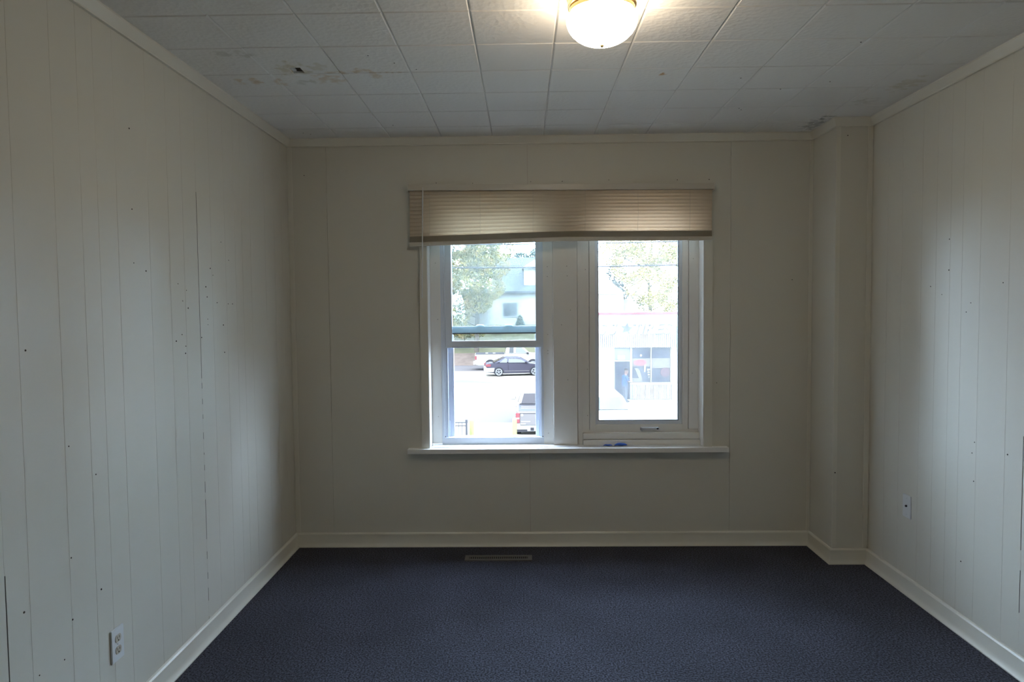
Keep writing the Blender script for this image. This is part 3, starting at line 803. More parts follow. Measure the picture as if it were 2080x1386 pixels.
B2 = [(0, 0, 5.0, 2.3, 2.0), (1.8, 0.3, 6.6, 2.2, 1.8), (-1.6, 0, 6.9, 2.0, 1.8), (0.3, 0, 8.6, 2.4, 1.8), (2.5, 0, 4.0, 1.8, 1.8), (2.8, 0.2, 8.6, 1.9, 1.6), (-2.1, 0.2, 9.2, 2.0, 1.5), (0.6, 0, 3.0, 1.7, 1.4), (2.9, 0, 2.4, 1.5, 1.4), (-3.3, 0.3, 8.2, 1.5, 1.3), (0.5, 0.2, 10.6, 2.2, 1.3), (2.6, 0.1, 11.0, 2.0, 1.5), (-1.6, 0.2, 11.6, 2.2, 1.5), (0.6, 0, 13.2, 2.3, 1.5)]
tree('yellow_tree', (ex(1318, 66), ey(66), -1.6), 11, B2, 38000, 0.115, M['leaf_pale'], 'tall pale yellow tree rising behind the tyre shop', 8)
B3 = [(0, 0, 3.2, 1.5, 1.2), (0.2, 0, 5.0, 1.1, 1.2), (-0.3, 0, 2.0, 1.6, 0.9), (0.1, 0, 6.6, 0.7, 1.0)]
tree('spruce_tree', (ex(1247, 72), ey(72), -0.4), 7, B3, 3500, 0.14, M['leaf_dark'], 'dark green evergreen beside the white gable behind the shop', 9)
B4 = [(0, 0, 6.5, 1.6, 1.4), (1.0, 0, 7.8, 1.3, 1.2), (-1.2, 0, 7.4, 1.2, 1.1)]
tree('far_tree', (ex(1078, 86), ey(86), -0.2), 7.0, B4, 2600, 0.17, M['leaf_dark'], 'dark tree showing above the shingled roof of the pale house', 10)
B5 = [(0, 0, 5.5, 2.6, 2.0), (-2.2, 0, 7.5, 2.2, 1.8), (2.0, 0, 7.2, 2.3, 1.8), (0.3, 0, 9.3, 2.3, 1.8)]
tree('yellow_tree', (ex(980, 92), ey(92), 0.0), 9, B5, 3800, 0.24, M['leaf_pale'], 'pale yellow tree far behind the big gold tree', 12)
# unseen trees added to close the skyline and cut low side daylight
ORD = ['first', 'second', 'third']
BT = [(0, 0, 6.5, 2.8, 2.6), (-1.2, 0.4, 9.5, 2.6, 2.6), (1.2, -0.3, 9.8, 2.6, 2.6), (0.2, 0, 12.6, 2.9, 2.8), (-0.3, 0.2, 15.4, 2.4, 2.0)]
for side, name in ((1, 'right'), (-1, 'left')):
    for k in range(3):
        az = math.radians((24 if side > 0 else 17) + 8.5 * k) * side
        d = 58.0
        tree('sky_block_tree', (math.sin(az) * d, EYE.y + math.cos(az) * d, GZ), 14, BT, 3600, 0.55, M['leaf_pale'] if k % 2 else M['leaf_gold'], 'tall unseen tree added to block low sky, %s one beyond the %s edge of the window view' % (ORD[k], name), 40 + k + 10 * side, group='added sky-blocking trees beside the view', trunk=0.32)
# shrubs
tree('cone_shrub', (ex(1056, 69), ey(69), -0.75), 1.2, [(0, 0, 0.55, 0.48, 0.5), (0, 0, 1.0, 0.3, 0.5)], 1300, 0.07, M['leaf_dark'], 'small cone shaped evergreen shrub below the house window', 13, 'shrub', trunk=0.05)
tree('hedge_shrub', (ex(942, 66), ey(66), -1.6), 1.3, [(0, 0, 0.9, 1.1, 0.8), (1.3, 0.2, 0.8, 0.8, 0.6), (-1.2, 0, 1.2, 1.0, 1.0)], 2600, 0.09, M['leaf_gold'], 'rounded green hedge at the left foot of the pale house', 14, 'shrub', trunk=0.06)
tree('hedge_shrub', (ex(1010, 68.5), ey(68.5), -0.9), 0.8, [(0, 0, 0.35, 0.5, 0.35)], 500, 0.07, M['leaf_gold'], 'low green shrub left of the cone shaped evergreen', 15, 'shrub', trunk=0.04)

# ---- pale house on the hill
D = 72.0
hs = tag(empty('house', (0, ey(D), -0.36)), 'pale sided house with blue grey shingle roof and white dormer', 'house')
hx0, hx1, hx2 = ex(945, D), ex(992, D), 3.6
we = ez(590, D) + 0.36
box('main_wall', M['siding_w'], hs, hx1, hx2, 0, 7, 0, we)
box('wing_wall', M['siding'], hs, hx0, hx1, -0.4, 6, 0, ez(602, D) + 0.36)
rz1 = ez(519, D) + 0.36
MB().extrude([(-0.5, we - 0.1), (3.6, rz1), (7.6, we - 0.1), (7.6, we - 0.3), (-0.5, we - 0.3)], hx1 + 0.4, hx2 + 0.3, 'yz').build('roof', M['shingle'], hs)
MB().extrude([(-0.8, ez(604, D) + 0.36), (-0.8, ez(601, D) + 0.36), (2.5, ez(584, D) + 0.36), (6.2, ez(601, D) + 0.36)], hx0 - 0.3, hx1, 'yz').build('wing_roof', M['shingle'], hs)
box('cornice', M['carwhite'], hs, hx0 - 0.3, hx1 + 0.02, -0.85, -0.4, ez(605, D) + 0.36, ez(602, D) + 0.36)
dm = MB().box(ex(1065, D), ex(1112, D), 0.2, 3.0, we, ez(545, D) + 0.36).build('dormer', M['siding_w'], hs)
MB().extrude([(ex(1061, D), ez(544, D) + 0.36), (ex(1089, D), ez(527, D) + 0.36), (ex(1117, D), ez(544, D) + 0.36), (ex(1117, D), ez(546, D) + 0.36), (ex(1061, D), ez(546, D) + 0.36)], -0.1, 3.2, 'xz').build('dormer_gable', M['siding_w'], dm)
def house_window(u0, u1, v0, v1, m1, m2, y, split):
    x0, x1, z0, z1 = ex(u0, D), ex(u1, D), ez(v1, D) + 0.36, ez(v0, D) + 0.36
    w = MB(); t = 0.10
    w.box(x0 - t, x0, y - 0.08, y, z0 - t, z1 + t).box(x1, x1 + t, y - 0.08, y, z0 - t, z1 + t).box(x0, x1, y - 0.08, y, z1, z1 + t).box(x0, x1, y - 0.08, y, z0 - t, z0)
    o = w.build('window', M['carwhite'], hs)
    if split == 'h':
        zm = (z0 + z1) / 2
        box('pane', m1, o, x0, x1, y - 0.04, y, zm + 0.06, z1); box('pane', m2, o, x0, x1, y - 0.04, y, z0, zm - 0.06)
        box('meeting_rail', M['carwhite'], o, x0, x1, y - 0.07, y, zm - 0.06, zm + 0.06)
    else:
        xm = x0 + (x1 - x0) * 0.45
        box('pane', m1, o, x0, xm - 0.03, y - 0.04, y, z0, z1); box('pane', m2, o, xm + 0.03, x1, y - 0.04, y, z0, z1)
        box('meeting_rail', M['win_pale'], o, xm - 0.03, xm + 0.03, y - 0.05, y, z0, z1)
house_window(967, 979, 615, 642, M['win_pale'], M['win_dark'], -0.4, 'h')
house_window(1022.5, 1050, 616, 642, M['win_dark'], M['win_pale'], 0.0, 'v')
box('trim_board', M['carwhite'], hs, hx1 - 0.08, hx1 + 0.08, -0.42, 0.05, 0, we)

# ---- white gabled house behind the tyre shop
D2 = 58.0
h2 = tag(empty('house', (0, ey(D2), GZ)), 'white gabled house half hidden behind the tyre shop', 'house')
gx0, gx1 = ex(1165, D2), ex(1266, D2)
zt = ez(598, D2) - GZ
box('wall', M['siding_w'], h2, gx0, gx1, 0, 6, 0, zt)
MB().extrude([(gx0 - 0.3, zt - 0.05), ((gx0 + gx1) / 2 - 0.4, zt + 2.2), (gx1 + 0.1, zt - 0.05)], -0.2, 6.2, 'xz').build('roof', M['siding_w'], h2)
box('annex', M['siding'], h2, gx1, gx1 + 0.85, 0.5, 5, 0, ez(610, D2) - GZ)

# ---- tyre shop
D3 = 38.0
sy = ey(D3)
shop = tag(empty('tyre_shop', (0, sy, GZ)), 'white single storey tyre shop with red roof line and large front windows', 'shop')
def sx(u): return ex(u, D3)
def sz(v): return ez(v, D3) - GZ
M['shop_white'] = mat('white_shop_cladding', (0.130, 0.122, 0.110), 0.6, spec=0.06)
M['shop_rib'] = mat('white_ribbed_cladding', (0.086, 0.081, 0.078), 0.6, spec=0.06)
M['shop_red'] = mat('red_edge_flashing', (0.080, 0.024, 0.026), 0.5, spec=0.06)
M['shop_glass'] = mat('shop_window_glass', (0.014, 0.016, 0.022), 0.12, spec=0.06)
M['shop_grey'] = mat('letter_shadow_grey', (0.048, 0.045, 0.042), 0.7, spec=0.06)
M['shop_star'] = mat('star_blue_grey', (0.040, 0.040, 0.050), 0.7, spec=0.06)
L0, R0 = sx(1148), sx(1372)
box('back_block', M['shop_white'], shop, L0, R0, 0.35, 9, 0, sz(641))
box('fascia', M['shop_white'], shop, L0, R0, 0.0, 0.35, sz(682), sz(641))
box('roof_edge', M['shop_red'], shop, L0 - 0.05, R0 + 0.1, -0.08, 9, sz(641), sz(637))
box('upper_backing', M['shop_rib'], shop, L0, R0, 0.03, 0.35, sz(708), sz(682))
rib = None
n = int((R0 - L0) / 0.105)
for k in range(n):
    x = L0 + (k + 0.5) * (R0 - L0) / n
    if rib is None: rib = box('rib', M['shop_white'], shop, -0.034, 0.034, -0.02, 0.03, sz(708), sz(682)); rib.location = (x, 0, 0)
    else: dup(rib, shop, (x, 0, 0))
# lower front: white panel, door bay, window bay, end post, ribbed apron
box('front_panel', M['shop_white'], shop, L0, sx(1245), 0.0, 0.35, 0, sz(708))
door = box('door_bay', M['shop_glass'], shop, sx(1245), sx(1282), 0.18, 0.35, 0, sz(708))
box('transom', M['win_pale'], door, sx(1248), sx(1279), 0.12, 0.18, sz(734), sz(710))
box('notice', M['shop_white'], door, sx(1254), sx(1268.5), 0.06, 0.12, sz(733), sz(724.5))
box('door_frame', M['shop_rib'], door, sx(1245), sx(1248), 0.04, 0.18, 0, sz(708))
box('door_frame', M['shop_rib'], door, sx(1279), sx(1283.5), 0.04, 0.18, 0, sz(708))
box('transom_bar', M['shop_rib'], door, sx(1248), sx(1279), 0.04, 0.18, sz(736.5), sz(734))
win = box('window_bay', M['shop_glass'], shop, sx(1283.5), sx(1362), 0.20, 0.35, sz(780), sz(708))
box('mullion', M['siding'], win, sx(1321), sx(1323), 0.06, 0.20, sz(780), sz(708))
box('mullion', M['siding'], win, sx(1361), sx(1363), 0.06, 0.20, sz(780), sz(708))
M['cream_band'] = mat('cream_window_band', (0.048, 0.042, 0.035), 0.7, spec=0.06)
box('blind_band', M['cream_band'], win, sx(1284), sx(1321), 0.14, 0.19, sz(747), sz(731))
box('blind_band', M['cream_band'], win, sx(1323), sx(1361), 0.14, 0.19, sz(751), sz(731))
rr = [(sx(1299.5) + 0.36 * math.cos(t), sz(739.3) + 0.16 * math.sin(t)) for t in [2 * math.pi * k / 20 for k in range(20)]]
MB().extrude(rr, 0.10, 0.14, 'xz').build('oval_sign', mat('red_oval_sign', (0.080, 0.016, 0.017), 0.5, spec=0.06), win)
MB().lathe([(0.06, 0.12), (0.06, 0.10), (0, 0.10)], 12, (sx(1301.5), 0, sz(724.5)), 'y').build('round_sticker', M['shop_white'], win)
# display inside the glass: pale shelves and a stack of tyres
MB().extrude([(sx(1289), sz(751)), (sx(1297), sz(751)), (sx(1306), sz(775)), (sx(1299), sz(775))], 0.14, 0.19, 'xz').build('display_stand', M['cream_band'], win)
MB().extrude([(sx(1308), sz(742)), (sx(1312.5), sz(742)), (sx(1311), sz(758)), (sx(1308), sz(758))], 0.13, 0.19, 'xz').build('display_tag', M['shop_rib'], win)
for k in range(4): box('price_card', M['shop_rib'], win, sx(1314 + k), sx(1320), 0.13, 0.19, sz(755.5 + 5 * k), sz(752.5 + 5 * k))
MB().lathe([(0.12, 0.13), (0.26, 0.13), (0.26, 0.19), (0.12, 0.19)], 20, (sx(1351), 0, sz(759.5)), 'y').build('display_tyre', mat('dark_red_tyre', (0.03, 0.015, 0.018), 0.7, spec=0.06), win)
box('display_shelf', M['cream_band'], win, sx(1284), sx(1304), 0.13, 0.19, sz(779), sz(771))
box('end_post', M['shop_white'], shop, sx(1363), R0, -0.06, 0.35, 0, sz(708))
box('apron_cap', M['shop_white'], shop, sx(1281), sx(1363), -0.04, 0.35, sz(784), sz(780))
box('apron_backing', M['shop_rib'], shop, sx(1283.5), sx(1363), 0.05, 0.35, 0, sz(784))
arib = None
n = 24
for k in range(n):
    x = sx(1284.5) + (k + 0.5) * (sx(1362) - sx(1284.5)) / n
    if arib is None: arib = box('apron_rib', M['shop_white'], shop, -0.028, 0.028, -0.01, 0.05, 0.02, sz(784)); arib.location = (x, 0, 0)
    else: dup(arib, shop, (x, 0, 0))
# lettering on the fascia
def letter(ch, x, z, h):
    cu = bpy.data.curves.new('letter', 'FONT'); cu.body = ch; cu.size = h * 1.42; cu.shear = 0.25; cu.offset = 0.022; cu.extrude = 0.02
    t = bpy.data.objects.new('letter_tmp', cu); COL.objects.link(t)
    dg = bpy.context.evaluated_depsgraph_get()
    me = bpy.data.meshes.new_from_object(t.evaluated_get(dg))
    bpy.data.objects.remove(t, do_unlink=True)
    o = bpy.data.objects.new('letter', me); COL.objects.link(o); o.parent = shop
    me.materials.clear(); me.materials.append(M['shop_white'])
    o.location = (x, -0.06, z); o.rotation_euler = (math.pi / 2, 0, 0); o.scale = (1.0, 1.0, 1.0)
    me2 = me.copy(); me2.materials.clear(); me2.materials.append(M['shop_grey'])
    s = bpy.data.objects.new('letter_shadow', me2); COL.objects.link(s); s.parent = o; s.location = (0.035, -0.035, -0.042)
for ch, u in (('S', 1213), ('S', 1233.5), ('T', 1280), ('I', 1297.2), ('R', 1305.5), ('E', 1327), ('S', 1345)):
    letter(ch, sx(u), sz(679.5), 0.60)
st = []
for k in range(10):
    r_ = 0.33 if k % 2 == 0 else 0.14
    a = math.pi / 2 + k * math.pi / 5 - 0.15
    st.append((sx(1272) + r_ * math.cos(a), sz(669) + r_ * math.sin(a)))
MB().extrude(st, -0.05, 0.0, 'xz').build('star', M['shop_star'], shop)

# ---- overhead cables
for k, (v, d, r_, lab) in enumerate(((544, 45, 0.045, 'thick black overhead cable crossing both windows'), (540.5, 45.4, 0.013, 'thin overhead wire just above the thick cable'), (497, 47, 0.035, 'upper overhead wire just below the blind'))):
    z = ez(v, d)
    tag(MB().tube([(-26 + 52 * i / 24, ey(d), z + 0.0009 * (-26 + 52 * i / 24) ** 2 - 0.01 * (-26 + 52 * i / 24) * 0.3) for i in range(25)], r_, 6).build('overhead_cable', M['cable'], None, smooth=True), lab, 'cable', 'overhead cables')

M['pole'] = mat('weathered_pole_timber', (0.06, 0.05, 0.04), 0.9, spec=0.06)
for side, name in ((-1, 'left'), (1, 'right')):
    px_ = 26.0 * side
    up_ = tag(empty('utility_pole', (px_, ey(46), GZ)), 'wooden utility pole carrying the cables beyond the %s edge of the view' % name, 'utility pole', 'utility poles')
    MB().tube([(0, 0.35, -0.3), (0, 0.35, 11.5)], [0.17, 0.12], 10).build('post', M['pole'], up_, smooth=True)
    for z_ in (ez(544, 45) - GZ + 0.608 - 0.078 * side - 0.17, ez(497, 47) - GZ + 0.608 - 0.078 * side - 0.16): box('crossarm', M['pole'], up_, -0.06, 0.06, -1.3, 1.3, z_ - 0.12, z_ + 0.12)

# ---- bollards and iron fence
def bollard(x, y, label):
    b = tag(MB().lathe([(0.085, 0.0), (0.085, 1.0), (0.075, 1.05), (0.045, 1.085), (0.0, 1.095)], 20, (0, 0, 0)).build('bollard', M['yellow'], None, smooth=True), label, 'bollard', 'yellow bollards')
    b.location = (x, y, GZ)
bollard(ex(955, 25), ey(25), 'yellow steel bollard beside the black iron fence')
bollard(ex(1043, 25.2), ey(25.2), 'yellow steel bollard beside the tail lamp of the pickup in the lot')
fx1, fy = ex(944.5, 24.6), ey(24.6)
fn = tag(empty('iron_fence', (fx1, fy, GZ)), 'black iron picket fence at the edge of the lot', 'fence')
box('post', M['iron'], fn, -0.035, 0.035, -0.035, 0.035, 0, 1.12)
box('post', M['iron'], fn, -1.76, -1.69, -0.035, 0.035, 0, 1.12)
box('top_rail', M['iron'], fn, -1.70, -0.035, -0.02, 0.02, 1.00, 1.035)
box('lower_rail', M['iron'], fn, -1.70, -0.035, -0.02, 0.02, 0.88, 0.915)
box('bottom_rail', M['iron'], fn, -1.70, -0.035, -0.02, 0.02, 0.10, 0.135)
pk = None
for k in range(13):
    x = -0.16 - 0.12 * k
    if pk is None: pk = box('picket', M['iron'], fn, -0.009, 0.009, -0.009, 0.009, 0.10, 1.03); pk.location = (x, 0, 0)
    else: dup(pk, fn, (x, 0, 0))

# ---- vehicles (local x = forward, z = up)
def body(root, name, m, prof, hw, taper=0.06, bevel=0.05):
    """side profile swept across the width, a little narrower at top"""
    zs = [p[1] for p in prof]; z0, z1 = min(zs), max(zs)
    def ring(s): return [(x, s * hw * (1 - taper * max(0, (z - z0) / (z1 - z0) - 0.4)), z) for x, z in prof]
    return MB().loft([ring(-1), ring(1)]).build(name, m, root, smooth=True, bevel=bevel, angle=40)
def wheel(root, x, y, r, w, m_rim=None):
    s = 1 if y > 0 else -1
    tp = [(r * 0.62, -w / 2), (r * 0.95, -w / 2), (r, -w * 0.3), (r, w * 0.3), (r * 0.95, w / 2), (r * 0.62, w / 2), (r * 0.60, 0.0), (r * 0.62, -w / 2)]
    t = MB().loft([[(x + a * math.cos(q), y + h, r + a * math.sin(q)) for q in [2 * math.pi * k / 24 for k in range(24)]] for a, h in tp], cap=False).build('wheel', M['tyre'], root, smooth=True)
    MB().lathe([(0.0, s * w * 0.30), (r * 0.60, s * w * 0.30), (r * 0.62, s * w * 0.52), (r * 0.80, s * w * 0.53), (r * 0.82, s * w * 0.45), (r * 0.5, s * w * 0.2), (0, s * w * 0.2)], 24, (x, y, r), 'y').build('rim', M['rim'], t, smooth=True)
    MB().lathe([(0.0, s * w * 0.31), (r * 0.55, s * w * 0.31), (r * 0.55, s * w * 0.33), (0, s * w * 0.33)], 20, (x, y, r), 'y').build('rim_well', M['plastic'], t)
    for k in range(5):
        a = 2 * math.pi * k / 5 + 0.3
        mb = MB(); c, sn = math.cos(a), math.sin(a); ww = r * 0.08
        q = [(x + c * 0.05 * r - sn * ww, r + sn * 0.05 * r + c * ww), (x + c * r * 0.62 - sn * ww, r + sn * r * 0.62 + c * ww), (x + c * r * 0.62 + sn * ww, r + sn * r * 0.62 - c * ww), (x + c * 0.05 * r + sn * ww, r + sn * 0.05 * r - c * ww)]
        mb.extrude(q, y + s * w * 0.34, y + s * w * 0.46, 'xz').build('spoke', M['rim'], t)
def arch(root, x, y, r):
    s = 1 if y > 0 else -1
    pts = [(x + r * math.cos(t), r * 0.86 + r * math.sin(t)) for t in [math.pi * k / 14 for k in range(15)]]
    MB().extrude(pts + [(x - r, 0.22), (x + r, 0.22)], y - s * 0.25, y + s * 0.006, 'xz').build('wheel_arch', M['plastic'], root)
def cabin(root, name, m, bot, top, z0, z1, hw0, hw1, bevel=0.03):
    """greenhouse: rectangle bot=(x0,x1) at z0, half width hw0, to top=(x0,x1) at z1"""
    return MB().loft([[(bot[0], -hw0, z0), (bot[1], -hw0, z0), (bot[1], hw0, z0), (bot[0], hw0, z0)], [(top[0], -hw1, z1), (top[1], -hw1, z1), (top[1], hw1, z1), (top[0], hw1, z1)]]).build(name, m, root, smooth=True, bevel=bevel, angle=40, segs=3)
def side_glass(root, name, quad, hw, m, lift=0.008, sides=(1, -1)):
    """flat side window: quad of (x,z,inset)"""
    for s in sides:
        MB().loft([[(x, s * (hw - i - 0.03), z) for x, z, i in quad], [(x, s * (hw - i + lift), z) for x, z, i in quad]]).build(name, m, root)

# navy coupe, seen from its right side, nose to the right
cp_ = tag(empty('car', (ex(1008.5, 51.8) + 1.35, ey(52.6), GZ), math.radians(8)), 'dark navy two door coupe parked nose right in front of the white pickup', 'car')
hw = 0.86
P_ = [(-2.30, 0.38), (-2.28, 0.62), (-2.22, 0.92), (-1.75, 0.97), (-0.9, 0.98), (0.75, 0.93), (1.5, 0.86), (2.0, 0.74), (2.2, 0.55), (2.2, 0.25), (1.0, 0.20), (-1.0, 0.20), (-2.2, 0.28)]
body(cp_, 'body', M['navy'], P_, hw)
g = cabin(cp_, 'roof', M['navy'], (-1.75, 1.05), (-0.75, 0.25), 0.95, 1.42, 0.80, 0.58, bevel=0.10)
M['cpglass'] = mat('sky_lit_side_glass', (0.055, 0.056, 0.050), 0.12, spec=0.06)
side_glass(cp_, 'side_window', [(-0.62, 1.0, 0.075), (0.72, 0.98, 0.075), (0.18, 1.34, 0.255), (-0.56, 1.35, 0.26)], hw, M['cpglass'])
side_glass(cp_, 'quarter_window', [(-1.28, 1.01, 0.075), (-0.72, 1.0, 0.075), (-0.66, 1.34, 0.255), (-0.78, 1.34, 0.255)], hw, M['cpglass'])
MB().loft([[(-1.70, -0.62, 1.0), (-1.70, 0.62, 1.0), (-0.83, 0.50, 1.37), (-0.83, -0.50, 1.37)], [(-1.72, -0.62, 1.02), (-1.72, 0.62, 1.02), (-0.85, 0.50, 1.39), (-0.85, -0.50, 1.39)]]).build('rear_window', M['car_glass'], cp_)
MB().loft([[(1.02, -0.66, 0.99), (1.02, 0.66, 0.99), (0.34, 0.5, 1.36), (0.34, -0.5, 1.36)], [(1.04, -0.66, 1.01), (1.04, 0.66, 1.01), (0.36, 0.5, 1.38), (0.36, -0.5, 1.38)]]).build('windscreen', M['car_glass'], cp_)
body(cp_, 'rear_bumper', M['carwhite'], [(-2.34, 0.30), (-2.34, 0.66), (-1.62, 0.66), (-1.70, 0.30)], hw + 0.012, 0.0, 0.03)
MB().box(-2.305, -1.92, -hw - 0.008, -hw + 0.22, 0.70, 0.90).build('tail_lamp', M['tail'], cp_, bevel=0.03)
MB().box(-2.305, -1.92, hw + 0.008, hw - 0.22, 0.70, 0.90).build('tail_lamp', M['tail'], cp_, bevel=0.03)
box('side_moulding', M['silver'], cp_, -0.95, 0.95, -hw - 0.012, -hw + 0.01, 0.36, 0.40)
box('door_seam', M['plastic'], cp_, -0.645, -0.635, -hw - 0.003, -hw + 0.01, 0.40, 0.96)
MB().box(0.62, 0.78, -hw - 0.12, -hw + 0.05, 0.97, 1.08).build('mirror', M['navy'], cp_, bevel=0.03)
for x in (-1.35, 1.35):
    for y in (-hw + 0.05, hw - 0.05): arch(cp_, x, (hw if y > 0 else -hw), 0.37); wheel(cp_, x, y, 0.32, 0.2)

def pickup(root, m, L, hw, bed_z, hood_z, roof_z, cab0, cab1, bumper_m, wheels, dark_bed=True):
    """cab0/cab1 = cab rear and front x; rear at x=0"""
    prof = [(0.0, 0.42), (0.0, bed_z), (cab0, bed_z), (cab1 + 0.2, bed_z), (L - 0.15, hood_z), (L, hood_z - 0.25), (L, 0.35), (0.3, 0.35)]
    body(root, 'body', m, prof, hw, 0.05, 0.04)
    box('bed_floor', M['plastic'], root, 0.06, cab0 - 0.06, -hw + 0.10, hw - 0.10, bed_z + 0.002, bed_z + 0.012)
    box('bed_wall', M['plastic'], root, cab0 - 0.08, cab0 - 0.05, -hw + 0.14, hw - 0.14, bed_z + 0.01, bed_z + 0.05)
    for q in (0.35, 0.6): box('bed_rib', M['silver'], root, cab0 * q, cab0 * q + 0.22, -hw + 0.2, hw - 0.2, bed_z + 0.012, bed_z + 0.02)
    box('bed_rail', m if not dark_bed else M['plastic'], root, 0.05, cab0 - 0.02, -hw + 0.02, -hw + 0.09, bed_z, bed_z + 0.03)
    box('bed_rail', m if not dark_bed else M['plastic'], root, 0.05, cab0 - 0.02, hw - 0.09, hw - 0.02, bed_z, bed_z + 0.03)
    cabin(root, 'cab', m, (cab0, cab1 + 0.25), (cab0 + 0.18, cab1 - 0.45), bed_z - 0.02, roof_z, hw - 0.04, hw - 0.24, 0.05)
    zz0, zz1 = bed_z + 0.05, roof_z - 0.10
    f0 = 0.05 / (roof_z - bed_z); f1 = (zz1 - bed_z) / (roof_z - bed_z)
    MB().loft([[(cab0 + 0.18 * f0 + d, -(hw - 0.20), zz0), (cab0 + 0.18 * f0 + d, hw - 0.20, zz0), (cab0 + 0.18 * f1 + d, hw - 0.32, zz1), (cab0 + 0.18 * f1 + d, -(hw - 0.32), zz1)] for d in (-0.012, 0.02)]).build('rear_window', M['car_glass'], root)
    return zz0, zz1
# white pickup parked behind the coupe
wp = tag(empty('pickup_truck', (ex(963, 57), ey(57.6), GZ + 0.02), math.radians(3)), 'white pickup truck parked behind the navy coupe', 'pickup truck')
pickup(wp, M['carwhite'], 5.7, 0.93, 1.30, 1.22, 1.95, 2.45, 4.3, M['carwhite'], True)
side_glass(wp, 'rear_side_window', [(2.80, 1.36, 0.06), (3.18, 1.36, 0.06), (3.18, 1.84, 0.20), (2.86, 1.84, 0.20)], 0.93, M['win_dark'])
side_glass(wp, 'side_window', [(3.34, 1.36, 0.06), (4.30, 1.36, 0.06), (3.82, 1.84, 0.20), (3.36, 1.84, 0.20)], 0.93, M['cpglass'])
box('tail_lamp', M['tail'], wp, -0.012, 0.14, -0.945, -0.78, 0.85, 1.15); box('tail_lamp', M['tail'], wp, -0.012, 0.14, 0.945, 0.78, 0.85, 1.15)
box('rear_bumper', M['chrome'], wp, -0.16, 0.02, -0.93, 0.93, 0.42, 0.62, bevel=0.03)
MB().box(4.22, 4.40, -1.13, -0.90, 1.28, 1.42).build('mirror', M['plastic'], wp, bevel=0.03)
for x in (1.25, 4.75):
    for s in (-1, 1): arch(wp, x, s * 0.93, 0.46); wheel(wp, x, s * 0.85, 0.38, 0.24)
# grey pickup in the lot, seen from behind
gp = tag(empty('pickup_truck', (ex(1046, 27) + 0.88, ey(27), GZ), math.radians(90)), 'white pickup truck with grey tailgate seen from behind in the lot', 'pickup truck')
pickup(gp, M['carwhite'], 5.0, 0.88, 1.03, 1.05, 1.58, 2.05, 3.5, M['chrome'], True, dark_bed=False)
box('tailgate', M['silver'], gp, -0.03, 0.02, -0.72, 0.72, 0.50, 1.0, bevel=0.01)
box('tailgate_seam', M['plastic'], gp, -0.032, -0.02, -0.72, 0.72, 0.945, 0.965)
box('badge', M['carwhite'], gp, -0.036, -0.028, 0.32, 0.68, 0.63, 0.66); box('badge', M['carwhite'], gp, -0.036, -0.028, 0.50, 0.70, 0.535, 0.575); box('handle', M['chrome'], gp, -0.045, -0.028, -0.10, 0.12, 0.78, 0.85)
MB().lathe([(0.05, -0.03), (0.05, -0.04), (0, -0.04)], 14, (0, 0.64, 0.90), 'x').build('sticker', M['carwhite'], gp)
for s in (-1, 1):
    t_ = box('tail_lamp', M['tail'], gp, -0.035, 0.10, s * 0.89, s * 0.73, 0.58, 0.98, bevel=0.015)
    box('reverse_lamp', M['carwhite'], t_, -0.039, -0.03, s * 0.87, s * 0.745, 0.74, 0.80)
bp_ = box('rear_bumper', M['chrome'], gp, -0.16, 0.0, -0.88, 0.88, 0.28, 0.46, bevel=0.02)
box('licence_plate', M['plastic'], bp_, -0.168, -0.16, 0.18, 0.32, 0.31, 0.43); box('step_pad', M['plastic'], bp_, -0.166, -0.16, 0.44, 0.86, 0.26, 0.36)
for s in (-1, 1):
    mr_ = MB().box(3.05, 3.20, s * 0.90, s * 1.16, 1.10, 1.28).build('mirror', M['carwhite'], gp, bevel=0.03)
    side_glass(gp, 'side_window', [(2.35, 1.08, 0.05), (3.45, 1.08, 0.05), (3.05, 1.48, 0.20), (2.42, 1.48, 0.20)], 0.88, M['car_glass'], sides=(s,))
for x in (0.95, 4.1):
    for s in (-1, 1): arch(gp, x, s * 0.88, 0.42); wheel(gp, x, s * 0.80, 0.35, 0.22)
# white wagon facing the window
sv = tag(empty('car', (3.25, ey(25.0), GZ), math.radians(-90)), 'white wagon facing the room in front of the tyre shop', 'car')
sv.location = (3.27, ey(27.6), GZ)
hw = 0.92
# local x forward points to -Y (towards the room); windscreen base at x=+0.3
body(sv, 'body', M['carwhite'], [(-4.3, 0.35), (-4.35, 0.95), (-4.0, 1.05), (0.35, 1.05), (1.3, 0.96), (1.62, 0.78), (1.66, 0.35), (1.2, 0.22), (-4.0, 0.22)], hw, 0.08, 0.06)
MB().loft([[(-4.2, -0.86, 1.03), (0.40, -0.86, 1.03), (0.40, 0.86, 1.03), (-4.2, 0.86, 1.03)], [(-4.05, -0.80, 1.25), (0.02, -0.81, 1.25), (0.02, 0.81, 1.25), (-4.05, 0.80, 1.25)],
           [(-3.85, -0.70, 1.47), (-0.38, -0.72, 1.47), (-0.38, 0.72, 1.47), (-3.85, 0.70, 1.47)], [(-3.6, -0.45, 1.57), (-0.70, -0.50, 1.55), (-0.70, 0.50, 1.55), (-3.6, 0.45, 1.57)]]).build('roof', M['carwhite'], sv, smooth=True, angle=60)
M['windscreen'] = mat('sky_lit_windscreen', (0.026, 0.029, 0.030), 0.12, spec=0.06)
MB().loft([[(0.40 + d, -0.80, 1.06 + d), (0.40 + d, 0.80, 1.06 + d), (-0.34 + d, 0.69, 1.455 + d), (-0.34 + d, -0.69, 1.455 + d)] for d in (-0.02, 0.012)]).build('windscreen', M['windscreen'], sv)
MB().box(0.36, 0.46, -0.80, 0.80, 1.045, 1.075).build('wiper_cowl', M['plastic'], sv)
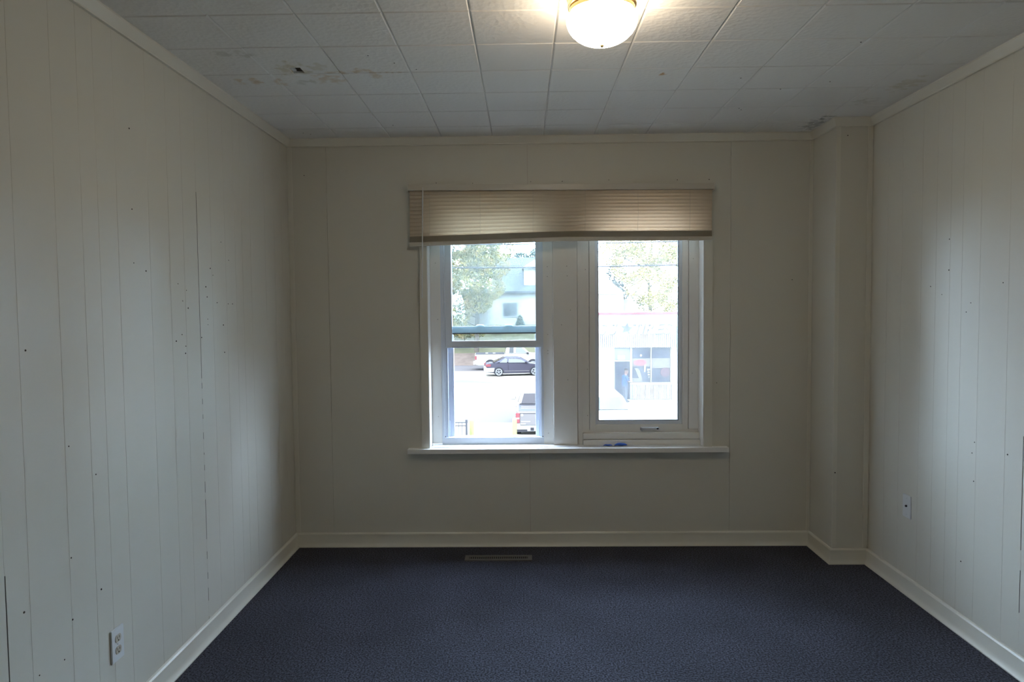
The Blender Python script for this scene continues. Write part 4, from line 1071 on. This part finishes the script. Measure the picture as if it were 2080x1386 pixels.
for s in (-1, 1):
    side_glass(sv, 'side_window', [(-3.6, 1.12, 0.10), (-0.1, 1.12, 0.10), (-0.5, 1.44, 0.19), (-3.5, 1.44, 0.19)], hw, M['car_glass'], sides=(s,))
    MB().box(-0.15, 0.02, s * 0.90, s * 1.10, 1.02, 1.15).build('mirror', M['carwhite'], sv, bevel=0.03)
    box('headlamp', M['win_pale'], sv, 1.55, 1.66, s * 0.86, s * 0.50, 0.66, 0.80, bevel=0.02)
box('grille', M['plastic'], sv, 1.62, 1.68, -0.42, 0.42, 0.55, 0.72)
for x in (-3.3, 0.75):
    for s in (-1, 1): arch(sv, x, s * 0.92, 0.39); wheel(sv, x, s * 0.84, 0.33, 0.21)

# ---- person at the shop door
pr = tag(empty('person', (ex(1268, 37.0), ey(37.0), GZ), math.radians(20)), 'person in a blue shirt and jeans reaching right at the shop door', 'person')
def skin_mesh(name, m, verts, edges, radii, parent, sub=1):
    me = bpy.data.meshes.new(name); me.from_pydata(verts, edges, []); me.materials.append(m)
    o = bpy.data.objects.new(name, me); COL.objects.link(o); o.parent = parent
    o.modifiers.new('skin', 'SKIN'); 
    for sv_, r_ in zip(me.skin_vertices[0].data, radii): sv_.radius = r_ if isinstance(r_, tuple) else (r_, r_)
    me.skin_vertices[0].data[0].use_root = True
    sb = o.modifiers.new('sub', 'SUBSURF'); sb.levels = sub; sb.render_levels = sub
    for p in me.polygons: p.use_smooth = True
    return o
M['skin'] = mat('skin', (0.055, 0.032, 0.024), 0.6, spec=0.06); M['shirt'] = mat('blue_shirt', (0.008, 0.020, 0.060), 0.8, spec=0.06); M['jeans'] = mat('faded_jeans', (0.022, 0.024, 0.030), 0.85, spec=0.06); M['hair'] = mat('dark_hair', (0.006, 0.005, 0.004), 0.8, spec=0.06)
# x = facing direction (to the right), y = away from the room
V = [(0, 0, 0.95), (0.0, 0, 1.15), (0.02, 0, 1.38), (0.05, 0, 1.48), (0.09, 0, 1.56), (0.11, 0, 1.66), (0.10, 0, 1.73),
     (0.02, -0.19, 1.36), (0.05, -0.24, 1.12), (0.28, -0.20, 1.08), (0.37, -0.19, 1.09), (0.02, 0.19, 1.36), (0.14, 0.24, 1.16), (0.36, 0.18, 1.28), (0.44, 0.17, 1.31),
     (0, -0.10, 0.90), (0.03, -0.11, 0.50), (-0.02, -0.11, 0.08), (0.16, -0.12, 0.04), (0, 0.10, 0.90), (0.06, 0.11, 0.50), (0.05, 0.11, 0.08), (0.23, 0.12, 0.04)]
Eg = [(0, 1), (1, 2), (2, 3), (3, 4), (4, 5), (5, 6), (2, 7), (7, 8), (8, 9), (9, 10), (2, 11), (11, 12), (12, 13), (13, 14), (0, 15), (15, 16), (16, 17), (17, 18), (0, 19), (19, 20), (20, 21), (21, 22)]
Rd = [(0.12, 0.16), (0.11, 0.15), (0.11, 0.16), 0.06, 0.10, 0.125, 0.10, 0.06, 0.045, 0.035, 0.03, 0.06, 0.045, 0.035, 0.03, 0.085, 0.06, 0.04, 0.035, 0.085, 0.06, 0.04, 0.035]
skin_mesh('body', M['skin'], V, Eg, Rd, pr)
for (hx, hy, hz, sg) in ((0.38, -0.19, 1.09, -1), (0.45, 0.17, 1.31, 1)):
    for k in range(5):
        yy = hy + (k - 2) * 0.012
        a = (hx - 0.02, yy, hz); b_ = (hx + (0.045 if k else 0.03), yy + (0.0 if k else -0.02 * sg), hz - 0.005); c = (hx + (0.075 if k else 0.05), yy + (0 if k else -0.03 * sg), hz - 0.022)
        MB().tube([a, b_, c], [0.009, 0.008, 0.006], 6).build('finger', M['skin'], pr, smooth=True)
def torso(rows):
    return [[(x + a * math.cos(t), b * math.sin(t), z) for t in [2 * math.pi * k / 14 for k in range(14)]] for x, a, b, z in rows]
sh_ = MB().loft(torso([(0.0, 0.135, 0.185, 0.90), (0.0, 0.135, 0.18, 1.05), (0.01, 0.135, 0.19, 1.25), (0.02, 0.125, 0.20, 1.38), (0.03, 0.09, 0.13, 1.44), (0.04, 0.065, 0.07, 1.47)]))
sh_.tube([(0.02, -0.15, 1.38), (0.025, -0.21, 1.32), (0.045, -0.235, 1.18)], [0.08, 0.078, 0.07], 10).tube([(0.02, 0.15, 1.38), (0.04, 0.21, 1.32), (0.10, 0.235, 1.20)], [0.08, 0.078, 0.07], 10)
sh_.build('shirt', M['shirt'], pr, smooth=True, angle=60)
je = MB().loft(torso([(0.0, 0.10, 0.15, 0.80), (0.0, 0.13, 0.175, 0.86), (0.0, 0.128, 0.17, 0.97)]))
je.tube([(0.0, -0.085, 0.90), (0.02, -0.10, 0.70), (0.03, -0.11, 0.50), (-0.02, -0.11, 0.06)], [0.095, 0.09, 0.075, 0.07], 12).tube([(0.0, 0.085, 0.90), (0.03, 0.10, 0.70), (0.06, 0.11, 0.50), (0.05, 0.11, 0.06)], [0.095, 0.09, 0.075, 0.07], 12)
je.build('jeans', M['jeans'], pr, smooth=True, angle=60)
MB().lathe([(0.0, 0.115), (0.06, 0.105), (0.095, 0.06), (0.102, 0.0), (0.09, -0.02), (0.0, -0.02)], 14, (0.085, 0, 1.685), 'z').build('hair', M['hair'], pr, smooth=True)
for y in (-0.12, 0.12):
    x = 0.06 if y < 0 else 0.13
    MB().box(x - 0.14, x + 0.15, y - 0.05, y + 0.05, 0.0, 0.09).build('shoe', M['plastic'], pr, bevel=0.03)
MB().extrude([(0.19, 1.66), (0.225, 1.625), (0.19, 1.62)], -0.014, 0.014, 'xz').build('nose', M['skin'], pr, bevel=0.005)
